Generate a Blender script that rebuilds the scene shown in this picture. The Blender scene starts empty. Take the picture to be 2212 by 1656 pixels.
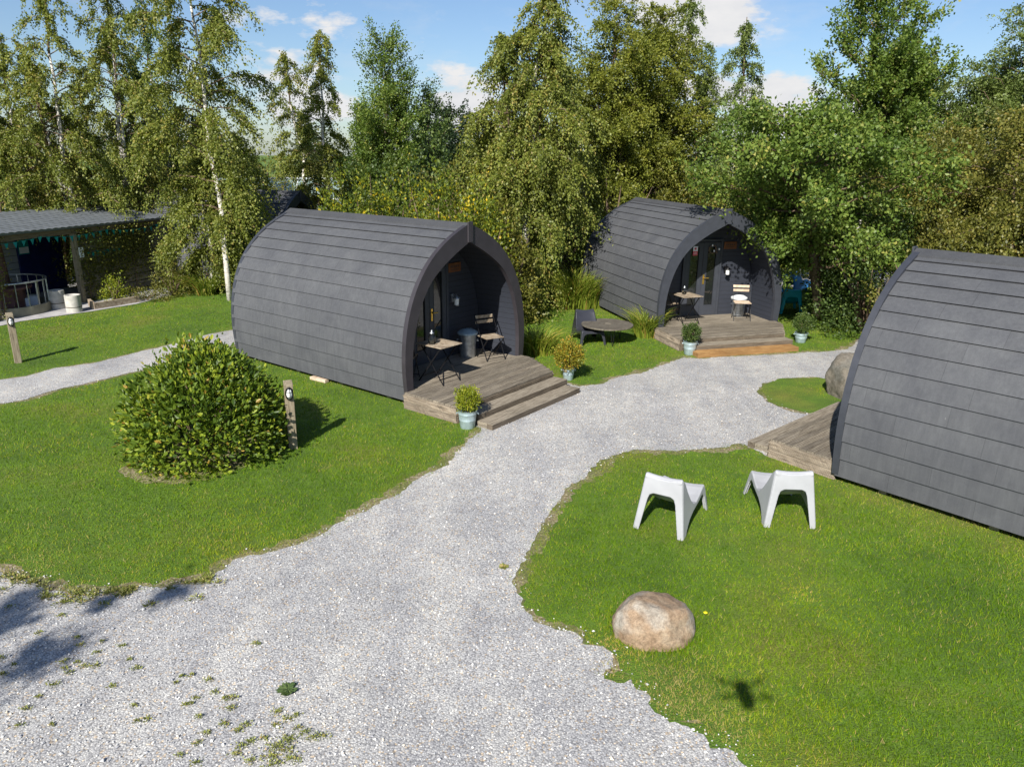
import bpy, bmesh, math, random
import numpy as np
from mathutils import Vector, Matrix, noise
from mathutils.geometry import tessellate_polygon
R = math.radians
PI = math.pi
sc = bpy.context.scene
COL = sc.collection
random.seed(7)

# ------------------------------------------------------------------ camera
CAM = np.array([0, 0, 4.2]); FPX = 743.7; TH = R(17.08); RO = R(-.7)
fw = np.array([0, math.cos(TH), -math.sin(TH)]); dn = np.array([0, -math.sin(TH), -math.cos(TH)]); rt = np.array([1., 0, 0])
r2 = rt * math.cos(RO) + dn * math.sin(RO); d2 = -rt * math.sin(RO) + dn * math.cos(RO)
cd = bpy.data.cameras.new('camera'); cam = bpy.data.objects.new('camera', cd); COL.objects.link(cam)
m = Matrix.Identity(4)
for i in range(3):
    m[i][0] = r2[i]; m[i][1] = -d2[i]; m[i][2] = -fw[i]; m[i][3] = CAM[i]
cam.matrix_world = m
cd.sensor_fit = 'HORIZONTAL'; cd.sensor_width = 36; cd.lens = FPX / 1024 * 36; cd.clip_end = 2000; cd.clip_start = .05
sc.camera = cam

def ray(u, v):
    s = 1024 / 2212
    return fw + r2 * (u * s - 512) / FPX + d2 * (v * s - 383) / FPX
def g(u, v, z=0):
    """ground point (world x, y) seen at that spot of the survey photo, at height z"""
    d = ray(u, v); t = (z - CAM[2]) / d[2]; p = CAM + d * t
    return (p[0], p[1])
def at(u, v, Y):
    d = ray(u, v); p = CAM + d * (Y / d[1]); return p

# ------------------------------------------------------------------ helpers
def tag(o, label=None, cat=None, group=None, kind=None):
    if label: o['label'] = label
    if cat: o['category'] = cat
    if group: o['group'] = group
    if kind: o['kind'] = kind
    return o
def empty(name, loc, rz=0, label=None, cat=None, group=None):
    o = bpy.data.objects.new(name, None); COL.objects.link(o); o.location = loc; o.rotation_euler = (0, 0, rz)
    o.empty_display_size = .1
    return tag(o, label, cat, group)
def link(name, me, parent=None):
    o = bpy.data.objects.new(name, me); COL.objects.link(o)
    if parent is not None: o.parent = parent
    return o
def np_mesh(name, V, F, mats, tint=None, smooth=False, matidx=None, uv=None):
    """V (n,3), F (m,k)"""
    me = bpy.data.meshes.new(name); V = np.asarray(V, np.float32); F = np.asarray(F, np.int32); k = F.shape[1]
    me.vertices.add(len(V)); me.vertices.foreach_set('co', V.ravel())
    me.loops.add(F.size); me.loops.foreach_set('vertex_index', F.ravel())
    me.polygons.add(len(F)); me.polygons.foreach_set('loop_start', np.arange(0, F.size, k, dtype=np.int32))
    me.polygons.foreach_set('loop_total', np.full(len(F), k, np.int32))
    if matidx is not None: me.polygons.foreach_set('material_index', np.asarray(matidx, np.int32))
    me.polygons.foreach_set('use_smooth', np.full(len(F), smooth))
    for mt in (mats if isinstance(mats, (list, tuple)) else [mats]): me.materials.append(mt)
    if tint is not None:
        a = me.attributes.new('tint', 'FLOAT', 'POINT'); a.data.foreach_set('value', np.asarray(tint, np.float32))
    me.update(calc_edges=True)
    return me

class MB:
    def __init__(s): s.v = []; s.f = []; s.m = []; s.uv = {}
    def box(s, c, sz, rz=0, M=None, mi=0, taper=0):
        c = Vector(c); b = len(s.v); hx, hy, hz = sz[0] / 2, sz[1] / 2, sz[2] / 2
        for z in (-1, 1):
            k = 1 - taper * (z + 1) / 2
            for x, y in ((-1, -1), (1, -1), (1, 1), (-1, 1)):
                p = Vector((x * hx * k, y * hy * k, z * hz))
                if rz: p.rotate(Matrix.Rotation(rz, 3, 'Z'))
                p += c
                if M: p = M @ p
                s.v.append(p)
        for f in ((3, 2, 1, 0), (4, 5, 6, 7), (0, 1, 5, 4), (1, 2, 6, 5), (2, 3, 7, 6), (3, 0, 4, 7)):
            s.f.append([b + i for i in f]); s.m.append(mi)
        return s
    def beam(s, a, b_, w, h, up=(0, 0, 1), mi=0):
        a = Vector(a); b_ = Vector(b_); d = (b_ - a); L = d.length; d.normalize()
        u = Vector(up); x = d.cross(u)
        if x.length < 1e-4: x = d.cross(Vector((1, 0, 0)))
        x.normalize(); u = x.cross(d); n = len(s.v)
        for p in (a, b_):
            for i, j in ((-1, -1), (1, -1), (1, 1), (-1, 1)): s.v.append(p + x * i * w / 2 + u * j * h / 2)
        for f in ((3, 2, 1, 0), (4, 5, 6, 7), (0, 1, 5, 4), (1, 2, 6, 5), (2, 3, 7, 6), (3, 0, 4, 7)):
            s.f.append([n + i for i in f]); s.m.append(mi)
        return s
    def tube(s, pts, rad, n=8, mi=0, caps=True):
        pts = [Vector(p) for p in pts]
        if not hasattr(rad, '__len__'): rad = [rad] * len(pts)
        rings = []; prev = None
        for i, p in enumerate(pts):
            d = (pts[min(i + 1, len(pts) - 1)] - pts[max(i - 1, 0)])
            if d.length < 1e-9: d = Vector((0, 0, 1))
            d.normalize()
            if prev is None:
                x = d.orthogonal().normalized()
            else:
                x = prev - d * prev.dot(d)
                x = x.normalized() if x.length > 1e-5 else d.orthogonal().normalized()
            prev = x; y = d.cross(x); b = len(s.v); rings.append(b)
            for k in range(n):
                a = 2 * PI * k / n; s.v.append(p + (x * math.cos(a) + y * math.sin(a)) * rad[i])
        for i in range(len(rings) - 1):
            a, b = rings[i], rings[i + 1]
            for k in range(n): s.f.append([a + k, a + (k + 1) % n, b + (k + 1) % n, b + k]); s.m.append(mi)
        if caps:
            s.f.append([rings[0] + k for k in range(n)][::-1]); s.m.append(mi)
            s.f.append([rings[-1] + k for k in range(n)]); s.m.append(mi)
        return s
    def lathe(s, prof, c=(0, 0, 0), n=24, mi=0):
        """prof: list of (r,z)"""
        c = Vector(c); b0 = len(s.v)
        for r, z in prof:
            for k in range(n):
                a = 2 * PI * k / n; s.v.append(c + Vector((r * math.cos(a), r * math.sin(a), z)))
        for i in range(len(prof) - 1):
            for k in range(n):
                a = b0 + i * n; s.f.append([a + k, a + (k + 1) % n, a + n + (k + 1) % n, a + n + k]); s.m.append(mi)
        return s
    def prism(s, poly, z0, z1, mi=0):
        b = len(s.v); n = len(poly)
        for z in (z0, z1):
            for p in poly: s.v.append(Vector((p[0], p[1], z)))
        s.f.append([b + i for i in range(n)][::-1]); s.f.append([b + n + i for i in range(n)]); s.m += [mi, mi]
        for i in range(n): s.f.append([b + i, b + (i + 1) % n, b + n + (i + 1) % n, b + n + i]); s.m.append(mi)
        return s
    def grid(s, rows, mi=0, flip=False):
        """rows: list of equal-length point lists"""
        b = len(s.v); w = len(rows[0])
        for r in rows:
            for p in r: s.v.append(Vector(p))
        for i in range(len(rows) - 1):
            for j in range(w - 1):
                f = [b + i * w + j, b + i * w + j + 1, b + (i + 1) * w + j + 1, b + (i + 1) * w + j]
                s.f.append(f[::-1] if flip else f); s.m.append(mi)
        return s
    def build(s, name, mats, parent=None, smooth=False, bevel=0, auto=None, recalc=True):
        me = bpy.data.meshes.new(name); me.from_pydata([tuple(v) for v in s.v], [], s.f)
        for mt in (mats if isinstance(mats, (list, tuple)) else [mats]): me.materials.append(mt)
        me.polygons.foreach_set('material_index', s.m)
        if recalc:
            bm = bmesh.new(); bm.from_mesh(me); bmesh.ops.recalc_face_normals(bm, faces=bm.faces); bm.to_mesh(me); bm.free()
        if smooth: me.polygons.foreach_set('use_smooth', [True] * len(me.polygons))
        if smooth and auto: me.set_sharp_from_angle(angle=R(auto))
        o = link(name, me, parent)
        if bevel:
            b = o.modifiers.new('bevel', 'BEVEL'); b.width = bevel; b.segments = 2; b.limit_method = 'ANGLE'
        return o

# ------------------------------------------------------------------ materials
class NT:
    def __init__(s, name):
        s.m = bpy.data.materials.new(name); s.m.use_nodes = True; s.t = s.m.node_tree; s.n = s.t.nodes; s.l = s.t.links
        s.b = s.n['Principled BSDF']; s.out = s.n['Material Output']
        s.b.inputs['Roughness'].default_value = .7
    def node(s, t, **k):
        n = s.n.new(t)
        for a, v in k.items():
            if a.startswith('_'):
                n.inputs[a[1:].replace('_', ' ')].default_value = v
            else: setattr(n, a, v)
        return n
    def coord(s, kind='Object', scale=(1, 1, 1)):
        c = s.node('ShaderNodeTexCoord'); mp = s.node('ShaderNodeMapping'); mp.inputs['Scale'].default_value = scale
        s.l.new(c.outputs[kind], mp.inputs['Vector']); return mp.outputs[0]
    def pos(s, scale=(1, 1, 1)):
        c = s.node('ShaderNodeNewGeometry'); mp = s.node('ShaderNodeMapping'); mp.inputs['Scale'].default_value = scale
        s.l.new(c.outputs['Position'], mp.inputs['Vector']); return mp.outputs[0]
    def noise(s, vec, scale, detail=4, rough=.55, dist=0):
        n = s.node('ShaderNodeTexNoise'); n.inputs['Scale'].default_value = scale; n.inputs['Detail'].default_value = detail
        n.inputs['Roughness'].default_value = rough; n.inputs['Distortion'].default_value = dist
        s.l.new(vec, n.inputs['Vector']); return n.outputs['Fac']
    def ramp(s, fac, stops, interp='LINEAR'):
        r = s.node('ShaderNodeValToRGB'); e = r.color_ramp; e.interpolation = interp
        while len(e.elements) < len(stops): e.elements.new(.5)
        for i, (p, c) in enumerate(stops):
            e.elements[i].position = p; e.elements[i].color = (*c, 1) if len(c) == 3 else c
        s.l.new(fac, r.inputs[0]); return r.outputs[0]
    def mix(s, fac, a, b, mode='MIX'):
        x = s.node('ShaderNodeMix', data_type='RGBA', blend_type=mode)
        for i, v in ((0, fac), (6, a), (7, b)):
            if hasattr(v, 'links') or isinstance(v, bpy.types.NodeSocket): s.l.new(v, x.inputs[i])
            else: x.inputs[i].default_value = v if i == 0 else (*v, 1)
        return x.outputs[2]
    def math(s, op, a, b=0, clamp=False):
        x = s.node('ShaderNodeMath', operation=op); x.use_clamp = clamp
        for i, v in ((0, a), (1, b)):
            if isinstance(v, bpy.types.NodeSocket): s.l.new(v, x.inputs[i])
            else: x.inputs[i].default_value = v
        return x.outputs[0]
    def bump(s, h, strength=.3, dist=.01):
        b = s.node('ShaderNodeBump'); b.inputs['Strength'].default_value = strength; b.inputs['Distance'].default_value = dist
        s.l.new(h, b.inputs['Height']); s.l.new(b.outputs[0], s.b.inputs['Normal']); return b
    def col(s, c):
        if isinstance(c, bpy.types.NodeSocket): s.l.new(c, s.b.inputs['Base Color'])
        else: s.b.inputs['Base Color'].default_value = (*c, 1)
        return s

def mat_plain(name, c, rough=.6, metal=0, var=.25, scale=6, bump=0):
    t = NT(name); v = t.coord(); n = t.noise(v, scale, 5)
    lo = tuple(x * (1 - var) for x in c); hi = tuple(min(1, x * (1 + var)) for x in c)
    t.col(t.ramp(n, [(.3, lo), (.7, hi)])); t.b.inputs['Roughness'].default_value = rough; t.b.inputs['Metallic'].default_value = metal
    if bump: t.bump(t.noise(v, scale * 8, 3), bump, .004)
    return t.m
def mat_wood(name, a, b, axis=(1, 12, 12), rough=.8, dark=(.05, .045, .035), scale=4, bump=.4):
    t = NT(name); v = t.coord(scale=axis); n = t.noise(v, scale, 8, .65, .4)
    c = t.ramp(n, [(.28, dark), (.42, a), (.68, b)])
    big = t.noise(t.coord(), 1.3, 3)
    c = t.mix(t.ramp(big, [(.35, (0, 0, 0)), (.7, (1, 1, 1))]), c, tuple(x * .7 for x in a), 'MIX') if False else c
    c2 = t.mix(.5, c, t.ramp(big, [(.3, (.55, .55, .52)), (.7, (1.0, 1.0, 1.0))]), 'MULTIPLY')
    ge = t.node('ShaderNodeNewGeometry'); c2 = t.mix(1, c2, t.ramp(ge.outputs['Random Per Island'], [(0, (.78, .77, .76)), (1, (1.18, 1.16, 1.12))]), 'MULTIPLY')
    t.col(c2); t.b.inputs['Roughness'].default_value = rough; t.bump(n, bump, .004); return t.m
def mat_leaf(name, stops, trans=.35, rough=.5, spec=.4, clump=.0):
    t = NT(name); a = t.node('ShaderNodeAttribute', attribute_name='tint')
    c = t.ramp(a.outputs['Fac'], stops)
    v = t.pos(); n = t.noise(v, .9, 3)
    c = t.mix(.6, c, t.ramp(n, [(.3, (.62, .66, .6)), (.7, (1.15, 1.1, 1.0))]), 'MULTIPLY')
    t.col(c); t.b.inputs['Roughness'].default_value = rough
    t.b.inputs['Specular IOR Level'].default_value = spec
    tr = t.node('ShaderNodeBsdfTranslucent'); mx = t.node('ShaderNodeMixShader')
    t.l.new(t.mix(1, c, (1.25, 1.3, .6), 'MULTIPLY'), tr.inputs[0])
    mx.inputs[0].default_value = trans
    t.l.new(t.b.outputs[0], mx.inputs[1]); t.l.new(tr.outputs[0], mx.inputs[2]); t.l.new(mx.outputs[0], t.out.inputs[0])
    return t.m

M = {}
def mk_grass():
    t = NT('lawn'); v = t.pos()
    a = t.noise(v, .55, 5); b = t.noise(v, 3.2, 5); c = t.noise(v, 60, 3)
    base = t.ramp(a, [(.3, (.055, .11, .005)), (.5, (.085, .155, .007)), (.72, (.15, .155, .022))])
    base = t.mix(.5, base, t.ramp(b, [(.3, (.5, .55, .4)), (.7, (1.3, 1.25, 1.1))]), 'MULTIPLY')
    base = t.mix(.75, base, t.ramp(c, [(.3, (.42, .45, .4)), (.7, (1.5, 1.5, 1.4))]), 'MULTIPLY')
    t.col(base); t.b.inputs['Roughness'].default_value = .9; t.bump(c, .8, .03); M['lawn'] = t.m
mk_grass()
def mk_blade():
    t = NT('grass_blade'); a = t.node('ShaderNodeAttribute', attribute_name='tint')
    c = t.ramp(a.outputs['Fac'], [(0, (.062, .135, .004)), (.35, (.128, .235, .005)), (.62, (.215, .325, .009)), (.85, (.34, .33, .04)), (1, (.44, .34, .15))])
    v = t.pos()
    n = t.noise(v, .5, 4); n2 = t.noise(v, 2.6, 4)
    c = t.mix(.7, c, t.ramp(n, [(.32, (.66, .78, .7)), (.52, (1.02, 1.02, 1)), (.72, (1.45, 1.18, 1.0))]), 'MULTIPLY')
    c = t.mix(.5, c, t.ramp(n2, [(.3, (.6, .7, .6)), (.7, (1.25, 1.15, 1.0))]), 'MULTIPLY')
    t.col(c); t.b.inputs['Roughness'].default_value = .55; t.b.inputs['Specular IOR Level'].default_value = .12
    tr = t.node('ShaderNodeBsdfTranslucent'); mx = t.node('ShaderNodeMixShader')
    t.l.new(c, tr.inputs[0]); mx.inputs[0].default_value = .35
    t.l.new(t.b.outputs[0], mx.inputs[1]); t.l.new(tr.outputs[0], mx.inputs[2]); t.l.new(mx.outputs[0], t.out.inputs[0])
    M['blade'] = t.m
mk_blade()
def mk_gravel():
    t = NT('gravel'); v = t.pos()
    vo = t.node('ShaderNodeTexVoronoi', feature='F1'); vo.inputs['Scale'].default_value = 62; t.l.new(v, vo.inputs['Vector'])
    vs = t.node('ShaderNodeTexVoronoi', feature='F1'); vs.inputs['Scale'].default_value = 150; t.l.new(v, vs.inputs['Vector'])
    sep = t.node('ShaderNodeSeparateColor'); t.l.new(vo.outputs['Color'], sep.inputs[0])
    sep2 = t.node('ShaderNodeSeparateColor'); t.l.new(vs.outputs['Color'], sep2.inputs[0])
    c = t.ramp(sep.outputs[0], [(0, (.25, .25, .262)), (.25, (.44, .44, .45)), (.7, (.60, .595, .585)), (1, (.78, .77, .73))])
    c1 = t.ramp(sep2.outputs[0], [(0, (.28, .28, .29)), (.5, (.52, .52, .52)), (1, (.72, .71, .69))])
    c = t.mix(.45, c, c1)
    warm = t.ramp(sep.outputs[1], [(.9, (1, 1, 1)), (.97, (1.2, .98, .72))]); c = t.mix(1, c, warm, 'MULTIPLY')
    gap = t.ramp(vo.outputs['Distance'], [(.3, (1, 1, 1)), (.8, (.45, .45, .46))]); c = t.mix(.95, c, gap, 'MULTIPLY')
    big = t.noise(v, .7, 4, .6); c = t.mix(1, c, t.ramp(big, [(.3, (.72, .72, .725)), (.7, (1.0, .985, .955))]), 'MULTIPLY')
    trk = t.noise(t.pos(scale=(1.6, .35, 1)), 1.1, 3, .5); c = t.mix(1, c, t.ramp(trk, [(.36, (.86, .865, .89)), (.6, (1.04, 1.035, 1.02))]), 'MULTIPLY')
    med = t.noise(v, 5, 4, .6); c = t.mix(1, c, t.ramp(med, [(.3, (.86, .86, .87)), (.7, (1.1, 1.1, 1.08))]), 'MULTIPLY')
    t.col(c); t.b.inputs['Roughness'].default_value = .85
    h = t.math('ADD', t.math('MULTIPLY', vo.outputs['Distance'], -1.0), t.math('MULTIPLY', sep.outputs[2], .5))
    t.bump(h, .5, .009); M['gravel'] = t.m
mk_gravel()
def mk_soil():
    t = NT('soil'); v = t.pos(); n = t.noise(v, 30, 5); n2 = t.noise(v, 2, 3)
    c = t.ramp(n, [(.3, (.08, .065, .035)), (.5, (.20, .16, .09)), (.7, (.42, .37, .27))])
    c = t.mix(t.ramp(n2, [(.4, (0, 0, 0)), (.6, (1, 1, 1))]), c, t.ramp(n, [(.3, (.05, .07, .015)), (.7, (.17, .17, .05))]))
    t.col(c); t.bump(n, .6, .02); M['soil'] = t.m
mk_soil()
def mk_shingle(name, c0):
    t = NT(name); uvn = t.node('ShaderNodeUVMap'); 
    br = t.node('ShaderNodeTexBrick'); t.l.new(uvn.outputs[0], br.inputs['Vector'])
    br.offset = .5; br.inputs['Scale'].default_value = 1; br.inputs['Brick Width'].default_value = 1; br.inputs['Row Height'].default_value = 1
    br.inputs['Mortar Size'].default_value = .004; br.inputs['Mortar Smooth'].default_value = .3; br.inputs['Bias'].default_value = 0
    br.inputs['Color1'].default_value = (*[x * .96 for x in c0], 1); br.inputs['Color2'].default_value = (*[x * 1.04 for x in c0], 1)
    br.inputs['Mortar'].default_value = (*[x * .7 for x in c0], 1)
    v = t.coord()
    a = t.noise(v, 2.2, 5, .65); b = t.noise(v, 260, 2); 
    st = t.noise(t.coord(scale=(9, 9, .8)), 2.5, 4, .6)
    c = t.mix(1, br.outputs[0], t.ramp(a, [(.3, (.84, .84, .86)), (.7, (1.16, 1.15, 1.12))]), 'MULTIPLY')
    c = t.mix(.5, c, t.ramp(st, [(.35, (.8, .8, .81)), (.7, (1.18, 1.18, 1.17))]), 'MULTIPLY')
    c = t.mix(.8, c, t.ramp(b, [(.3, (.68, .68, .68)), (.7, (1.32, 1.32, 1.32))]), 'MULTIPLY')
    sp = t.noise(v, 9, 2, .9); c = t.mix(t.ramp(sp, [(.775, (0, 0, 0)), (.80, (.6, .6, .6))]), c, (.35, .35, .33))
    t.col(c); t.b.inputs['Roughness'].default_value = .82; t.b.inputs['Specular IOR Level'].default_value = .35; t.bump(b, .35, .004)
    return t.m
M['shingle'] = mk_shingle('felt_shingle', (.073, .076, .083))
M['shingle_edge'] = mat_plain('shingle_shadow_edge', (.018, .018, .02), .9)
def mk_boards(name, c, axis='Z', pitch=9.0, rough=.6, dark=.35, var=.12):
    t = NT(name); v = t.coord()
    s = t.node('ShaderNodeSeparateXYZ'); t.l.new(v, s.inputs[0])
    fr = t.math('FRACT', t.math('MULTIPLY', s.outputs[axis], pitch))
    gr = t.ramp(fr, [(0, (dark,) * 3), (.06, (dark,) * 3), (.12, (1, 1, 1)), (1, (1, 1, 1))])
    n = t.noise(t.coord(scale=(3, 3, 30)), 3, 4)
    cc = t.ramp(n, [(.3, tuple(x * (1 - var) for x in c)), (.7, tuple(x * (1 + var) for x in c))])
    t.col(t.mix(1, cc, gr, 'MULTIPLY')); t.b.inputs['Roughness'].default_value = rough
    t.bump(fr, .35, .012); return t.m
M['paint_wall'] = mk_boards('dark_grey_boards', (.028, .032, .044))
M['paint'] = mat_plain('dark_grey_paint', (.036, .039, .049), .5, var=.12, scale=8)
M['paint_trim'] = mat_plain('aubergine_grey_trim', (.031, .027, .032), .55, var=.15, scale=5)
M['paint_door'] = mat_plain('door_paint', (.040, .044, .055), .45, var=.1)
M['glass_dark'] = NT('window_glass').m
_b = M['glass_dark'].node_tree.nodes['Principled BSDF']; _b.inputs['Base Color'].default_value = (.012, .014, .014, 1); _b.inputs['Roughness'].default_value = .04; _b.inputs['Specular IOR Level'].default_value = .8
def mk_glass():
    t = NT('clear_glass'); t.b.inputs['Transmission Weight'].default_value = 1; t.b.inputs['Roughness'].default_value = .02; t.b.inputs['IOR'].default_value = 1.3; t.col((.95, .98, .97)); M['glass'] = t.m
mk_glass()
M['deck_old'] = mat_wood('weathered_decking', (.165, .138, .105), (.31, .275, .22), (12, 1, 12), dark=(.04, .033, .025))
M['deck_side'] = mat_wood('weathered_fascia', (.20, .16, .12), (.34, .29, .23), (1, 1, 9), bump=.6)
M['riser_shaded'] = mat_wood('sleeper_riser_shaded', (.10, .078, .055), (.19, .155, .115), (9, 1, 14), dark=(.03, .024, .018))  # sleeper brown, darkened so shade on the step fronts sits in the colour
M['deck_new'] = mat_wood('fresh_timber_step', (.24, .125, .04), (.36, .21, .08), (1, 1, 14), dark=(.24, .11, .035), bump=.15)
M['timber_post'] = mat_wood('post_timber', (.22, .18, .12), (.38, .33, .24), (10, 10, 1))
M['slat'] = mat_wood('grey_slat_wood', (.25, .19, .13), (.42, .36, .28), (3, 3, 3))
M['slat_pale'] = mat_wood('pale_slat_wood', (.55, .42, .30), (.70, .58, .46), (3, 3, 3), dark=(.4, .3, .2))
M['black_steel'] = mat_plain('black_steel', (.012, .012, .014), .45, .4, .2)
M['galv'] = mat_plain('galvanised_steel', (.42, .45, .48), .38, .85, .3, 14)
M['galv_pot'] = mat_plain('zinc_bucket', (.40, .50, .53), .45, .45, .2, 12)
M['galv_blue'] = mat_plain('blue_zinc', (.30, .40, .46), .45, .35, .2, 12)
M['brass'] = mat_plain('brass', (.75, .48, .10), .25, .9, .1)
M['white_plastic'] = mat_plain('white_plastic', (.33, .335, .35), .42, 0, .09, 3)
M['black_plastic'] = mat_plain('black_plastic', (.030, .031, .038), .22, 0, .1)
M['teal_plastic'] = mat_plain('teal_plastic', (.0, .46, .58), .35, 0, .08)
M['blue_plastic'] = mat_plain('blue_plastic', (.04, .20, .48), .35, 0, .08)
M['reel'] = mat_wood('reel_wood', (.10, .085, .065), (.20, .18, .145), (2, 9, 2), dark=(.035, .03, .02))
M['concrete'] = mat_plain('concrete', (.42, .40, .36), .9, 0, .2, 7, .3)
M['concrete_old'] = mat_plain('weathered_concrete', (.20, .19, .14), .9, 0, .25, 4, .3)
M['paving'] = mat_plain('paving', (.34, .33, .33), .9, 0, .25, 3, .3)
M['rust'] = mat_plain('oxblood_steel', (.10, .045, .045), .6, .2, .35, 5)
M['white_board'] = mat_plain('white_board', (.62, .64, .66), .7, 0, .12, 3)
M['blue_paint'] = mat_plain('navy_door', (.006, .012, .075), .5)
M['sign_orange'] = mat_plain('orange_sign', (.15, .055, .015), .6)
M['sign_white'] = mat_plain('white_sign', (.75, .76, .78), .5, var=.05)
M['sign_red'] = mat_plain('red_sign', (.60, .10, .12), .5, var=.05)
M['ink'] = mat_plain('sign_ink', (.04, .03, .03), .6)
M['cyan'] = mat_plain('teal_cloth', (.0, .22, .21), .8, var=.15)
M['beam'] = mat_wood('brown_beam', (.12, .085, .05), (.20, .15, .09), (1, 8, 8))
M['lamp_glass'] = mat_plain('lamp_glass', (.75, .75, .72), .15, 0, .05)
def mk_bark(name, pale, dark, thr=(.52, .62)):
    t = NT(name); n = t.noise(t.pos(scale=(3, 3, 9)), 3, 6, .7); n2 = t.noise(t.pos(scale=(20, 20, 20)), 1, 3)
    c = t.ramp(n, [(.3, pale), (thr[0], pale), (thr[1], dark)])
    t.col(t.mix(.5, c, t.ramp(n2, [(.3, (.7, .7, .7)), (.7, (1.1, 1.1, 1.1))]), 'MULTIPLY')); t.b.inputs['Roughness'].default_value = .85
    t.bump(n2, .5, .01); return t.m
M['birch_bark'] = mk_bark('birch_bark', (.62, .58, .52), (.14, .11, .09))
M['brown_bark'] = mk_bark('brown_bark', (.13, .095, .065), (.05, .035, .025))
M['twig'] = mat_plain('twig', (.12, .08, .05), .8)
# leaves
M['lf_birch'] = mat_leaf('birch_leaf', [(0, (.085, .112, .017)), (.4, (.168, .20, .032)), (.75, (.25, .275, .055)), (.95, (.28, .25, .06)), (1, (.34, .27, .07))])
M['lf_birchg'] = mat_leaf('birch_leaf_green', [(0, (.065, .10, .024)), (.5, (.14, .19, .045)), (1, (.25, .30, .09))])
M['lf_willow'] = mat_leaf('willow_leaf', [(0, (.085, .11, .012)), (.5, (.175, .20, .026)), (1, (.29, .29, .05))])
M['lf_green'] = mat_leaf('broad_leaf', [(0, (.055, .10, .014)), (.5, (.125, .195, .030)), (.9, (.22, .28, .06)), (1, (.32, .31, .07))])
M['lf_dark'] = mat_leaf('dark_leaf', [(0, (.012, .03, .014)), (.6, (.032, .06, .022)), (1, (.07, .10, .03))])
M['lf_olive'] = mat_leaf('olive_leaf', [(0, (.07, .08, .014)), (.5, (.15, .155, .027)), (.9, (.24, .22, .045)), (1, (.29, .22, .05))])
M['lf_yellow'] = mat_leaf('yellow_shrub_leaf', [(0, (.06, .09, .013)), (.5, (.14, .19, .02)), (.8, (.28, .29, .02)), (1, (.62, .45, .02))])
M['lf_laurel'] = mat_leaf('laurel_leaf', [(0, (.045, .085, .012)), (.45, (.10, .16, .018)), (.75, (.21, .28, .025)), (.97, (.37, .40, .04)), (1, (.38, .26, .05))], .3, .45, .35)
M['lf_box'] = mat_leaf('lime_box_leaf', [(0, (.11, .16, .01)), (.6, (.24, .28, .02)), (1, (.42, .40, .04))])
M['lf_boxg'] = mat_leaf('green_box_leaf', [(0, (.03, .06, .012)), (.6, (.08, .13, .03)), (1, (.17, .22, .05))])
M['lf_orange'] = mat_leaf('orange_spray_leaf', [(0, (.12, .15, .02)), (.55, (.28, .27, .03)), (1, (.52, .25, .03))])
M['lf_blade'] = mat_leaf('long_blade_leaf', [(0, (.08, .14, .012)), (.5, (.21, .27, .03)), (.85, (.36, .36, .06)), (1, (.42, .26, .07))])
M['lf_weed'] = mat_leaf('weed_leaf', [(0, (.10, .13, .025)), (.6, (.24, .26, .06)), (1, (.36, .24, .11))], .1)
M['lf_rosette'] = mat_leaf('rosette_leaf', [(0, (.05, .09, .025)), (1, (.13, .18, .06))], .1)
M['lf_far'] = mat_leaf('far_leaf', [(0, (.03, .045, .018)), (.6, (.07, .085, .03)), (1, (.12, .12, .04))], .2)

# ------------------------------------------------------------------ foliage engine
def unit(a): return a / (np.linalg.norm(a, axis=-1, keepdims=True) + 1e-9)
def leaf_arrays(P, A, size, width, rng, fold=False, tint=None, face=None):
    """P leaf bases, A leaf axes (unit). rhombic leaves; face: preferred normals"""
    n = len(P); rnd = unit(rng.normal(size=(n, 3)))
    if face is not None: rnd = unit(np.cross(A, face) + .45 * rnd)
    S = unit(np.cross(A, rnd)) if face is None else unit(rnd - A * (rnd * A).sum(1, keepdims=True))
    L = (size * rng.uniform(.7, 1.3, n))[:, None]; W = L * width / 2
    if not fold:
        V = np.stack([P, P + A * L * .45 + S * W, P + A * L, P + A * L * .45 - S * W], 1).reshape(-1, 3)
        F = np.arange(n * 4).reshape(n, 4)
    else:
        N = np.cross(A, S)
        V = np.stack([P, P + A * L * .3 + S * W * .9 + N * W * .25, P + A * L * .72 + S * W * .75 + N * W * .2, P + A * L - N * L * .08,
                      P + A * L * .72 - S * W * .75 + N * W * .2, P + A * L * .3 - S * W * .9 + N * W * .25], 1).reshape(-1, 3)
        b = (np.arange(n) * 6)[:, None]
        F = np.concatenate([b + np.array([[0, 1, 2, 3]]), b + np.array([[0, 3, 4, 5]])], 0)
    T = np.clip(tint if tint is not None else rng.random(n), 0, 1)
    return V, F, np.repeat(T, 6 if fold else 4)
def leaf_obj(name, arrs, mat, parent=None):
    Vs, Fs, Ts = [], [], []; o = 0
    for V, F, T in arrs: Vs.append(V); Fs.append(F + o); Ts.append(T); o += len(V)
    return link(name, np_mesh(name, np.concatenate(Vs), np.concatenate(Fs), mat, np.concatenate(Ts)), parent)

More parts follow.
